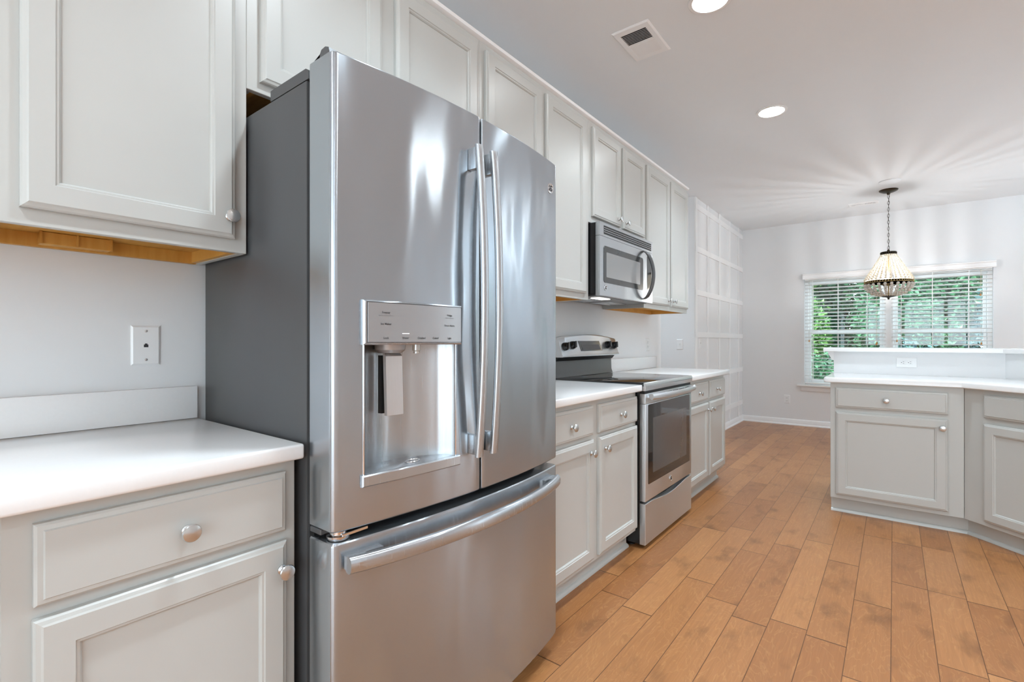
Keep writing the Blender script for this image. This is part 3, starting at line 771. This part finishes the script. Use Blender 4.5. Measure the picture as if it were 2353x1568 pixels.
# storage drawer with a finger scoop in the top edge
P = [(RYa + .003, .024), (RYb - .003, .024), (RYb - .003, .250)]
for k in range(17):
    t_ = k / 16; y = RYb - .10 - (RYb - RYa - .2) * t_; P.append((y, .250 - .022 * math.sin(PI * t_) ** 1.2))
P.append((RYa + .003, .250))
d_ = MB(); d_.loft([[(.629, a, b_) for a, b_ in P], [(.660, a, b_) for a, b_ in P], [(.662, a + (.002 if a < 2.95 else -.002), b_ - (.002 if b_ > .1 else -.002)) for a, b_ in P]])
d_.build('storage_drawer', 'steel_light', rg, smooth=20)
# backguard
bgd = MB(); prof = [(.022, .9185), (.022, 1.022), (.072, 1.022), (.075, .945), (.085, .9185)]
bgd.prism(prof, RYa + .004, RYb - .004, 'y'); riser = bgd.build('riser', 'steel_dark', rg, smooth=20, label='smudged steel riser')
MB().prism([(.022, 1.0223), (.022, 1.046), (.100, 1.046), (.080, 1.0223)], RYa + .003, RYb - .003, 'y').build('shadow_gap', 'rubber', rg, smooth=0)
mb = MB(); n = 24; rings = []
ytop = lambda y: 1.168 + .026 * math.cos((y - 2.954) / .388 * PI / 2) ** 1.0 if abs(y - 2.954) < .388 else 1.168
for i in range(n + 1):
    y = RYa - .002 + (RYb - RYa + .004) * i / n; zt = ytop(y)
    rings.append([(.022, y, 1.0465), (.126, y, 1.0465), (.134, y, 1.050), (.135, y, 1.056), (.128, y, 1.066), (.100, y, zt - .006), (.094, y, zt), (.022, y, zt - .002)])
mb.loft(rings); bk = mb.build('control_backguard', 'steel_light', rg, smooth=30)
def on_panel(z): return .128 + (z - 1.066) / (1.18 - 1.066) * (.098 - .128)
mb = MB(); q = [(2.800, 1.086), (3.098, 1.078), (3.075, 1.150), (2.780, 1.152)]
q = [(2.805, 1.083), (3.095, 1.083), (3.078, 1.150), (2.785, 1.150)]
mb.loft([[(on_panel(z) + .0003, y, z) for y, z in q], [(on_panel(z) + .003, y, z) for y, z in q]])
ds = mb.build('display', 'glassblack', bk, smooth=0)
mb = MB(); mb.loft([[(on_panel(z) + .0031, 2.94 + (y - 2.94) * .86, 1.117 + (z - 1.117) * .78) for y, z in q], [(on_panel(z) + .0036, 2.94 + (y - 2.94) * .86, 1.117 + (z - 1.117) * .78) for y, z in q]])
mb.build('screen', 'mwglass', ds, smooth=0)
nrm = Vector((.114, 0, .030)).normalized()
for y, zz in ((2.612, 1.113), (2.703, 1.121), (3.185, 1.121), (3.285, 1.117)):
    k = MB(); o_ = Vector((on_panel(zz) + .0005, y, zz)); k.lathe([(.026, 0), (.027, .004), (.024, .018), (.021, .026), (.0, .027)], o_, nrm, 20)
    ko = k.build('knob', 'black', bk)
    c_ = o_ + nrm * .030
    g_ = MB(); g_.box(-.006, .006, -.021, .021, -.0055, .009, .003, 2)
    g_.bm.transform(Matrix.Translation(c_) @ Vector((0, 0, 1)).rotation_difference(nrm).to_matrix().to_4x4() @ Matrix.Rotation(PI / 2 - .35, 4, 'Z'))
    g_.build('grip', 'darkgrey', ko)

# ================================================================== MICROWAVE
my0, my1, mz0, mz1 = 2.537, 3.318, 1.412, 1.842
mw = thing('microwave', 'stainless steel microwave hung under the cabinet above the range', 'microwave', (.2, 2.93, mz0))
MB().box(.004, .372, my0 + .004, my1 - .004, mz0 + .012, mz1 - .001, .002, 1).build('case', 'black', mw)
b = MB(); b.box(.05, .365, my0 + .02, my1 - .02, mz0 + .0, mz0 + .0115, .002, 1); bt = b.build('bottom_plate', 'darkgrey', mw)
for y in (my0 + .06, my0 + .42): MB().box(.10, .24, y, y + .28, mz0 - .003, mz0 - .0003).build('grease_filter', 'steel_plain', bt, smooth=0)
MB().box(.275, .335, my0 + .12, my0 + .26, mz0 - .003, mz0 - .0003).build('lamp_lens', 'mwlamp', bt, smooth=0)
# door panel with slightly bowed front
def mfront(y): return .400
def mstrip(mb, y0, y1, z0, z1, d0, d1, n=12, rad=.0):
    ys_ = [y0 + (y1 - y0) * i / n for i in range(n + 1)]
    mb.loft([[(mfront(y) + d0 if d0 > -.5 else .373, y, z0) for y in ys_] + [(mfront(y) + d0 if d0 > -.5 else .373, y, z1) for y in reversed(ys_)],
             [(mfront(y) + d1, y, z0) for y in ys_] + [(mfront(y) + d1, y, z1) for y in reversed(ys_)]])
    return mb
top = mstrip(MB(), my0, my1, 1.7625, mz1, -1, 0).build('vent_panel', 'steel_plain', mw, smooth=20)
mstrip(MB(), my0 + .05, my1 - .025, 1.776, 1.826, -.004, .0006).build('vent_grille', 'rubber', top, smooth=0)
s = MB()
for k in range(3): mstrip(s, my0 + .05, my1 - .025, 1.7865 + k * .0125, 1.7895 + k * .0125, .0007, .002)
s.build('louvre', 'steel_plain', top, smooth=0)
mdoor = mstrip(MB(), my0, my1 - .125, mz0 + .002, 1.7605, -1, 0).build('door', 'steel_plain', mw, smooth=20)
mctl = mstrip(MB(), my1 - .1235, my1, mz0 + .002, 1.7605, -1, 0).build('control_panel', 'steel_plain', mw, smooth=20)
mstrip(MB(), my1 - .095, my1 - .02, 1.50, 1.73, .0002, .0015).build('keypad', 'glassblack', mctl, smooth=0)
def rstrip(y0, y1, z0, z1, rad, d, th):
    mb_ = MB(); ring = rr(y0, y1, z0, z1, rad, 0, 4)
    mb_.loft([[(mfront(a) + d, a, b_) for a, b_, _ in ring], [(mfront(a) + d + th, a, b_) for a, b_, _ in ring]]); return mb_
mwin = rstrip(my0 + .048, my1 - .165, 1.492, 1.708, .018, .0003, .002).build('window_surround', 'mwglass', mdoor, smooth=0)
rstrip(my0 + .078, my1 - .215, 1.525, 1.672, .006, .0024, .0006).build('window_screen', 'mwscreen', mwin, smooth=0)
h = MB(); secs = []
yh = my1 - .160
for i in range(25):
    t_ = i / 24; z = 1.432 + (1.756 - 1.432) * t_; x = mfront(yh) + .006 + .062 * math.sin(PI * t_) ** .55
    secs.append([(x + .012 * math.sin(a), yh + .016 * math.cos(a) * (.8 + .5 * abs(2 * t_ - 1)) + .012 * math.sin(PI * t_), z) for a in [2 * PI * k / 14 for k in range(14)]])
h.loft(secs); h.build('handle', 'darkgrey', mdoor, smooth=40, label='dark grey bow handle')
emblem(mdoor, (mfront(my0 + .070) + .0004, my0 + .070, 1.462), .016)

# ================================================================== SMALL WALL FITTINGS
def plate_thing(name, label, cat, loc, rz, wid=.072, hgt=.116, kind='outlet', horizontal=False, group=None):
    """local frame: x right, z up, faces -y; origin at the plate centre"""
    t = thing(name, label, cat, loc, rz, group)
    p = MB(); a, b = wid / 2, hgt / 2
    p.loft([[(-a, 0, -b), (a, 0, -b), (a, 0, b), (-a, 0, b)], [(-a, -.002, -b), (a, -.002, -b), (a, -.002, b), (-a, -.002, b)], [(-a + .005, -.0055, -b + .005), (a - .005, -.0055, -b + .005), (a - .005, -.0055, b - .005), (-a + .005, -.0055, b - .005)]])
    p.build('cover_plate', 'plate', t, world=False, smooth=0)
    def bx(nm, m, x0, x1, z0, z1, d0=.0056, d1=.0075, bev=0):
        q_ = MB()
        if horizontal: x0, x1, z0, z1 = z0, z1, x0, x1
        q_.box(x0, x1, -d1, -d0, z0, z1, bev, 2); return q_.build(nm, m, t, world=False, smooth=0)
    if kind == 'outlet':
        for s_ in (-1, 1):
            o = bx('receptacle', 'plate', -.0165, .0165, s_ * .0195 - .0145, s_ * .0195 + .0145, bev=.002)
            for x_ in (-.0065, .0065): bx('slot', 'ink', x_ - .0012, x_ + .0012, s_ * .0195 - .001, s_ * .0195 + .0075, .0076, .0079).parent = o
            bx('ground_hole', 'ink', -.0022, .0022, s_ * .0195 - .0105, s_ * .0195 - .006, .0076, .0079).parent = o
    elif kind == 'switch':
        o = bx('switch_frame', 'plate', -.008, .008, -.013, .013)
        bx('toggle', 'plate', -.0045, .0045, -.001, .011, .0075, .016, .0015).parent = o
    elif kind == 'decora':
        bx('rocker', 'plate', -.0165, .0165, -.033, .033, .0056, .008, .001)
    elif kind == 'jack':
        bx('jack_socket', 'ink', -.0055, .0055, -.0055, .0025, .0052, .0058); bx('jack_keyway', 'ink', -.003, .003, .0025, .0055, .0052, .0058)
    if kind in ('jack', 'switch'):
        for zz in (-.042, .042): MB().lathe([(.0038, 0), (.0038, .001), (.0, .0016)], (0, -.0054, zz), (0, -1, 0), 10).build('screw', 'nickel' if kind == 'jack' else 'plate', t, world=False)
    return t
W_ = PI / 2
plate_thing('phone_jack_plate', 'white phone jack plate on the wall above the short counter', 'wall plate', (.0005, .473, 1.1355), W_, kind='jack')
plate_thing('wall_outlet', 'white outlet above the counter beyond the range, near the wall end', 'outlet', (.0005, 4.19, 1.118), W_, group='white wall outlets')
plate_thing('wall_outlet', 'white outlet partly hidden behind the right end of the range backguard', 'outlet', (.0005, 3.325, 1.118), W_, group='white wall outlets')
plate_thing('light_switch', 'white toggle switch plate on the recessed hallway wall', 'light switch', (-.160, 5.4995, 1.112), 0, kind='switch')
plate_thing('light_switch', 'white switch at the edge of the panelled dining wall', 'light switch', (.0005, 5.69, 1.121), W_, kind='switch', hgt=.12)
plate_thing('wall_outlet', 'white outlet low on the back wall beneath the window sill', 'outlet', (.575, YB - .0005, .350), 0, group='white wall outlets')
plate_thing('wall_outlet', 'white outlet mounted sideways on the half wall under the bar', 'outlet', (1.808, ky - .0005, .994), 0, wid=.118, hgt=.074, horizontal=True, group='white wall outlets')

# ================================================================== CEILING FITTINGS
def can_light(x, y, label, k=1.):
    t = thing('recessed_light', label, 'ceiling light', (x, y, H), 0, 'recessed ceiling lights')
    MB().lathe([(.098, -.0005), (.098, -.004), (.092, -.007), (.080, -.006), (.078, -.003), (.078, -.0005)], (0, 0, 0), seg=40).build('trim_ring', 'trim', t, world=False)
    MB().lathe([(.0775, -.0007), (.0775, -.0035), (.07, -.005), (0, -.006)], (0, 0, 0), seg=40).build('lens', 'lamp', t, world=False)
    ld = bpy.data.lights.new('can_lamp', 'AREA'); ld.shape = 'DISK'; ld.size = .15; ld.spread = math.radians(118); ld.energy = CAN_POWER * k; ld.color = (.74, .89, 1)
    lo = bpy.data.objects.new('lamp', ld); C.objects.link(lo); lo.parent = t; lo.location = (0, 0, -.012)
    return t
can_light(1.065, 3.802, 'lit recessed ceiling light above the aisle, right of the air vent')
can_light(1.057, 2.384, 'lit recessed ceiling light cut off at the top picture edge')
can_light(1.06, .95, 'recessed ceiling light outside the picture, above the aisle beside the camera', .95)
for x, y in ((-1.0, 4.95), (1.06, -.5), (2.95, -.5), (2.95, .95), (2.95, 2.38), (4.3, .95), (4.3, 4.0), (2.95, 5.2), (3.9, 6.6), (4.7, 5.4)):  # unseen lights added to brighten the room and streak the refrigerator
    can_light(x, y, 'unseen recessed ceiling light added outside the picture to light the room')

def torchiere(x, y, label):  # unseen floor lamp added to throw fill light onto the ceiling
    t = thing('added_torchiere', label, 'added floor lamp', (x, y, 0))
    MB().lathe([(.14, 0), (.14, .012), (.12, .022), (.02, .03), (.014, .04)], (0, 0, 0), seg=32).build('base', 'bronze', t, world=False)
    MB().lathe([(.012, .0405), (.012, 1.70)], (0, 0, 0), seg=12).build('pole', 'bronze', t, world=False)
    MB().lathe([(.02, 1.7005), (.10, 1.73), (.17, 1.80), (.19, 1.86), (.186, 1.86), (.165, 1.805), (.095, 1.738), (.0, 1.72)], (0, 0, 0), seg=32).build('lamp_shade', 'plate', t, world=False)
    ld = bpy.data.lights.new('added_torchiere_bulb', 'AREA'); ld.shape = 'DISK'; ld.size = .26; ld.energy = FILL_TORCH * .8 if y > 0 else FILL_TORCH * .38; ld.color = (.66, .86, 1)
    lo = bpy.data.objects.new('lamp', ld); C.objects.link(lo); lo.parent = t; lo.location = (0, 0, 1.84); lo.rotation_euler = (PI, 0, 0)
torchiere(4.9, -2.3, 'bronze torchiere floor lamp added behind the camera to light the ceiling, unseen')
torchiere(4.5, 6.0, 'bronze torchiere floor lamp added in the dining area to light the ceiling, unseen')
def register(name, label, x0, x1, y0, y1, op_x0, op_x1, op_y0, op_y1, along, n, tilt):
    t = thing(name, label, 'air vent', ((x0 + x1) / 2, (y0 + y1) / 2, H), 0, 'ceiling air vents')
    f = MB(); z = H - .0005
    # flange: four sloped sides around the opening
    o = [(x0, y0), (x1, y0), (x1, y1), (x0, y1)]; i_ = [(op_x0, op_y0), (op_x1, op_y0), (op_x1, op_y1), (op_x0, op_y1)]
    f.loft([[(*p, z) for p in o], [(*p, z - .003) for p in o], [(*( (p[0] + (.008 if p[0] == x0 else -.008)), (p[1] + (.008 if p[1] == y0 else -.008))), z - .008) for p in o], [(*p, z - .008) for p in i_], [(*p, z) for p in i_]], cap0=False, cap1=False)
    if along == 'y':
        m_ = (op_y0 + op_y1) / 2; f.box(op_x0, op_x1, m_ - .006, m_ + .006, z - .008, z - .002)
    else:
        m_ = (op_x0 + op_x1) / 2; f.box(m_ - .006, m_ + .006, op_y0, op_y1, z - .008, z - .002)
    f.build('frame', 'trim', t, smooth=0)
    MB().box(op_x0, op_x1, op_y0, op_y1, z - .0012, z - .0002).build('duct_opening', 'dark', t, smooth=0)
    s = MB()
    lo, hi = (op_y0, op_y1) if along == 'y' else (op_x0, op_x1)
    for half in (0, 1):
        a, b = (lo, m_ - .006) if half == 0 else (m_ + .006, hi)
        for k in range(n):
            c = a + (b - a) * (k + .5) / n; dz = tilt if half == 0 else -tilt; hw = (b - a) / n * .42
            dzz = .0026
            s4 = [(c - hw, -dzz if dz > 0 else dzz), (c + hw, dzz if dz > 0 else -dzz)]
            pts = [(s4[0][0], z - .0048 + s4[0][1]), (s4[1][0], z - .0048 + s4[1][1]), (s4[1][0], z - .0056 + s4[1][1]), (s4[0][0], z - .0056 + s4[0][1])]
            if along == 'y': s.loft([[(op_x0, u, v) for u, v in pts], [(op_x1, u, v) for u, v in pts]])
            else: s.loft([[(u, op_y0, v) for u, v in pts], [(u, op_y1, v) for u, v in pts]])
    s.build('louvre', 'trim', t, smooth=0)
    return t
register('ceiling_vent', 'white louvred ceiling vent above the cabinets, between refrigerator and lights', .575, .775, 2.330, 2.645, .607, .743, 2.372, 2.603, 'y', 9, 1)
register('ceiling_vent', 'small narrow ceiling vent near the back wall, left of the chandelier chain', 1.315, 1.605, 6.93, 7.07, 1.345, 1.575, 6.965, 7.035, 'x', 8, 1)
tag(MB().lathe([(.088, -.0005), (.088, -.006), (.080, -.011), (0, -.013)], (1.703, 6.19, H), seg=40).build('ceiling_cover_plate', 'ceil'), 'blank white round cover plate on the ceiling beside the chandelier canopy', 'cover plate')

# ================================================================== CHANDELIER
CX, CY = 1.692, 6.54
ch = thing('chandelier', 'lit beaded basket chandelier on a dark chain before the window', 'chandelier', (CX, CY, 2.09))
MB().lathe([(.083, H - .0005), (.083, H - .006), (.076, H - .014), (.05, H - .026), (.018, H - .034), (.012, H - .05), (.0, H - .052)], (CX, CY, 0), seg=32).build('canopy', 'bronze', ch)
c = MB(); z = H - .05; k = 0
while z > 2.115:
    pts = []
    for i in range(14):
        a = 2 * PI * i / 14; u = .0085 * math.cos(a); v = .021 * math.sin(a)
        pts.append((CX + (u if k % 2 == 0 else 0), CY + (0 if k % 2 == 0 else u), z - .019 + v))
    c.tube(pts, .0019, 6, closed=True); z -= .034; k += 1
c.tube([(CX + .006, CY, H - .05), (CX - .003, CY + .003, 2.45), (CX + .003, CY, 2.10)], .0014, 6)
c.build('chain', 'bronze', ch)
c = MB(); c.lathe([(.012, 2.115), (.012, 2.095), (.066, 2.094), (.066, 2.089), (.0, 2.089)], (CX, CY, 0), seg=24)
def band(mb_, r_, z0, z1, th=.004):
    mb_.lathe([(r_, z0), (r_ + th, z0), (r_ + th, z1), (r_, z1), (r_, z0)], (CX, CY, 0), seg=48)
band(c, .066, 2.066, 2.072); band(c, .066, 2.086, 2.092)
for q in range(24):
    a = 2 * PI * q / 24; c.tube([(CX + .068 * math.cos(a), CY + .068 * math.sin(a), 2.071), (CX + .068 * math.cos(a), CY + .068 * math.sin(a), 2.087)], .0042, 6)
c.build('crown_ring', 'bronze', ch)
band_m = MB(); band(band_m, .208, 1.764, 1.768); band(band_m, .208, 1.783, 1.787)
for q in range(56):
    a = 2 * PI * q / 56
    band_m.tube([(CX + .210 * math.cos(a), CY + .210 * math.sin(a), 1.765), (CX + .210 * math.cos(a), CY + .210 * math.sin(a), 1.785)], .0035, 6)
band_m.build('waist_ring', 'gold', ch)
def up_r(t): return .066 + (.210 - .066) * (t ** 1.05)
NS = 30
for q in range(NS):
    a = 2 * PI * q / NS; s = MB(); zt, zb_ = 2.060, 1.796; zz = zt; i = 0
    while zz > zb_:
        t_ = (zt - zz) / (zt - zb_); r_ = .0066 + .0064 * t_; rad = up_r(t_)
        s.sphere((CX + rad * math.cos(a), CY + rad * math.sin(a), zz), r_, 8, 6); zz -= r_ * 1.85
    s.build('bead_strand', 'crystal', ch)
for q in range(24):
    a = 2 * PI * (q + .5) / 24; s = MB()
    for i, (rad, zz, r_) in enumerate(((.206, 1.742, .015), (.196, 1.712, .0145), (.176, 1.684, .0135), (.148, 1.660, .012), (.112, 1.643, .010), (.078, 1.632, .008))):
        s.sphere((CX + rad * math.cos(a), CY + rad * math.sin(a), zz), r_, 8, 5, 1.15)
    s.build('crystal_strand', 'crystal2', ch, smooth=0)
MB().lathe([(.062, 1.628), (.060, 1.622), (.048, 1.616), (.02, 1.612), (.008, 1.604), (.010, 1.597), (.006, 1.590), (0, 1.588)], (CX, CY, 0), seg=28).build('finial', 'bronze', ch)
st = MB(); st.tube([(CX, CY, 2.09), (CX, CY, 1.628)], .006, 8)
for q in range(3):
    a = 2 * PI * q / 3 + .3; st.tube([(CX, CY, 1.74), (CX + .05 * math.cos(a), CY + .05 * math.sin(a), 1.735), (CX + .075 * math.cos(a), CY + .075 * math.sin(a), 1.76), (CX + .075 * math.cos(a), CY + .075 * math.sin(a), 1.80)], .005, 6)
st.build('stem', 'gold', ch)
for q in range(3):
    a = 2 * PI * q / 3 + .3
    b_ = MB().lathe([(.010, 1.80), (.017, 1.815), (.0175, 1.835), (.010, 1.862), (.002, 1.885), (0, 1.888)], (CX + .075 * math.cos(a), CY + .075 * math.sin(a), 0), seg=14).build('bulb', 'bulb', ch)
ld = bpy.data.lights.new('chandelier_lamp', 'POINT'); ld.energy = 45; ld.color = (.95, .96, .98); ld.shadow_soft_size = .03
lo = bpy.data.objects.new('lamp', ld); C.objects.link(lo); lo.parent = ch; lo.location = (0, 0, 1.815 - 2.09)

# ================================================================== BLINDS
def blind(label, x0, x1, gx0, gx1):
    yb_ = YB - .034
    t = thing('window_blind', label, 'blind', ((x0 + x1) / 2, yb_, .60), 0, 'white wooden blinds')
    s = MB(); z = 1.945; tilt = math.radians(9)
    while z > .615:
        hw = .0245; c_, s_ = math.cos(tilt), math.sin(tilt)
        s.loft([[(x, yb_ - hw * c_, z + hw * s_ - .0021), (x, yb_ + hw * c_, z - hw * s_ - .0021), (x, yb_ + hw * c_, z - hw * s_ + .0021), (x, yb_ - hw * c_, z + hw * s_ + .0021)] for x in (x0 + .006, x1 - .006)])
        z -= .0465
    s.build('slats', 'slat', t, smooth=0)
    MB().box(x0 + .006, x1 - .006, yb_ - .024, yb_ + .024, .580, .596, .003, 1).build('bottom_rail', 'slat', t)
    MB().box(x0 + .004, x1 - .004, yb_ - .018, yb_ + .028, 1.962, 1.992, .002, 1).build('head_rail', 'slat', t, smooth=0)
    L = x1 - x0
    for fx in (.11, .43, .78):
        x = x0 + L * fx
        for yy in (yb_ - .0275, yb_ + .0275): MB().box(x - .0028, x + .0028, yy - .0006, yy + .0006, .588, 1.961).build('ladder_tape', 'slat', t, smooth=0)
    for fx, zz in ((.065, 1.14), (.885, 1.66 if x0 > 1.6 else 1.10), (.885, 1.11)):
        x = x0 + L * fx + (.006 if zz == 1.11 else 0)
        pc = MB().tube([(x, yb_ - .032, 1.961), (x, yb_ - .032, zz + .02)], .0011, 5).build('pull_cord', 'cordtan', t)
        MB().lathe([(.003, .028), (.007, .016), (.0085, .0), (.0, -.002)], (x, yb_ - .032, zz), seg=10).build('tassel', 'tassel', pc, label='turned wooden cord tassel')
    return t
blind('white slatted blind over the left half of the window, partly behind the bar', .790, 1.664, 0, 0)
blind('white slatted blind over the right half of the window', 1.708, 2.609, 0, 0)
va = MB(); prof = [(0, 1.974), (0, 2.050), (-.062, 2.050), (-.068, 2.044), (-.068, 2.034), (-.063, 2.028), (-.063, 1.998), (-.067, 1.990), (-.067, 1.978), (-.062, 1.974), (-.055, 1.974), (-.055, 1.9975), (0, 1.9975)]
va.loft([[(x, YB + d - .001, z) for d, z in prof[1:11] + [(-.055, 2.0), (0, 2.0)]] for x in (.770, 2.635)])
tag(va.build('window_valance', 'slat', smooth=0), 'white moulded valance across the top of both blinds', 'valance')

# ================================================================== OUTSIDE
g = MB().box(-16, 18, YB + .3, 30, -.55, -.35); struct('ground_outside', g, 'ground', smooth=0)
def shrub(x, y, z0, rx, ry, h, n, ls, m, label, name='shrub', trunk=.0):
    t = thing(name, label, 'tree' if 'tree' in name else 'shrub', (x, y, -.36), 0, 'greenery outside the window')
    f = MB(); rnd = random.Random(int(x * 100 + y * 37))
    zc = z0 + h / 2
    for _ in range(n):
        a = rnd.uniform(0, 2 * PI); cz = rnd.uniform(-1, 1); rr_ = rnd.uniform(.35, 1) ** .5
        q = math.sqrt(1 - cz * cz) * rr_
        bump = 1 + .22 * math.sin(3 * a + x * 5) * math.cos(4 * cz + y)
        p = Vector((x + rx * q * math.cos(a) * bump, y + ry * q * math.sin(a) * bump, zc + h / 2 * cz * rr_ * bump))
        L_ = ls * rnd.uniform(.7, 1.4)
        u = Vector((rnd.gauss(0, 1), rnd.gauss(0, 1) - .3, rnd.gauss(0, .7) - .3)).normalized()
        v = u.cross(Vector((rnd.gauss(0, 1), rnd.gauss(0, 1), rnd.gauss(0, 1)))).normalized(); nn = u.cross(v)
        A = f.bm.verts.new(p); B = f.bm.verts.new(p + u * L_ * .5 + v * L_ * .24 + nn * L_ * .06); D = f.bm.verts.new(p + u * L_ * .5 - v * L_ * .24 + nn * L_ * .06); E_ = f.bm.verts.new(p + u * L_)
        f.bm.faces.new((A, B, E_)); f.bm.faces.new((A, E_, D))
    f.build('foliage', m, t, smooth=0)
    s = MB()
    if trunk: s.tube([(x, y, -.36), (x + .05, y, z0 * .5), (x - .03, y + .04, z0 + h * .55)], [trunk, trunk * .85, trunk * .5], 10)
    else:
        for k in range(5):
            a = 2 * PI * k / 5; s.tube([(x + .04 * math.cos(a), y + .04 * math.sin(a), -.36), (x + rx * .35 * math.cos(a), y + ry * .35 * math.sin(a), zc)], [.02, .008], 6)
    s.build('trunk' if trunk else 'stems', 'bark', t)
    return t
rnd0 = random.Random(3)
for k in range(7):
    x = -2.6 + 1.55 * k + rnd0.uniform(-.06, .06)
    shrub(x, 11.2, -.3, .58, .5, 1.25 + rnd0.uniform(-.12, .2), 3800, .10, ('leaf_c', 'leaf_a')[k in (2, 5)], 'low dark blue-green shrub outside, seen through the lower part of the window')
for k in range(6):
    x = -2.0 + 1.9 * k
    shrub(x, 13.0, -.2, .77, .56, 2.5 + rnd0.uniform(-.2, .3), 6500, .12, ('leaf_a', 'leaf_b', 'leaf_a', 'leaf_c', 'leaf_b', 'leaf_a')[k], 'middle-height leafy shrub outside, behind the low shrubs beyond the window', 'tall_shrub')
for k in range(6):
    x = -4.6 + 3.35 * k
    shrub(x, 15.8, .2, 1.22, 1.0, 6.0, 13000, .17, ('leaf_a', 'leaf_b')[k % 2], 'tall bright green tree outside, seen through the upper part of the window', 'garden_tree', .12)
for k in range(6):
    x = -2.9 + 3.9 * k
    shrub(x, 19.2, .2, 1.45, 1.1, 7.5, 11000, .22, ('leaf_b', 'leaf_a')[k % 2], 'tall tree further back outside, filling gaps between the nearer trees', 'garden_tree', .14)
for k in range(6):
    x = -4.85 + 3.9 * k
    shrub(x, 23.0, .0, 1.55, 1.2, 8.0, 9000, .30, ('leaf_a', 'leaf_b')[k % 2], 'tallest tree furthest back outside, a pale green mass behind the other trees', 'garden_tree', .16)
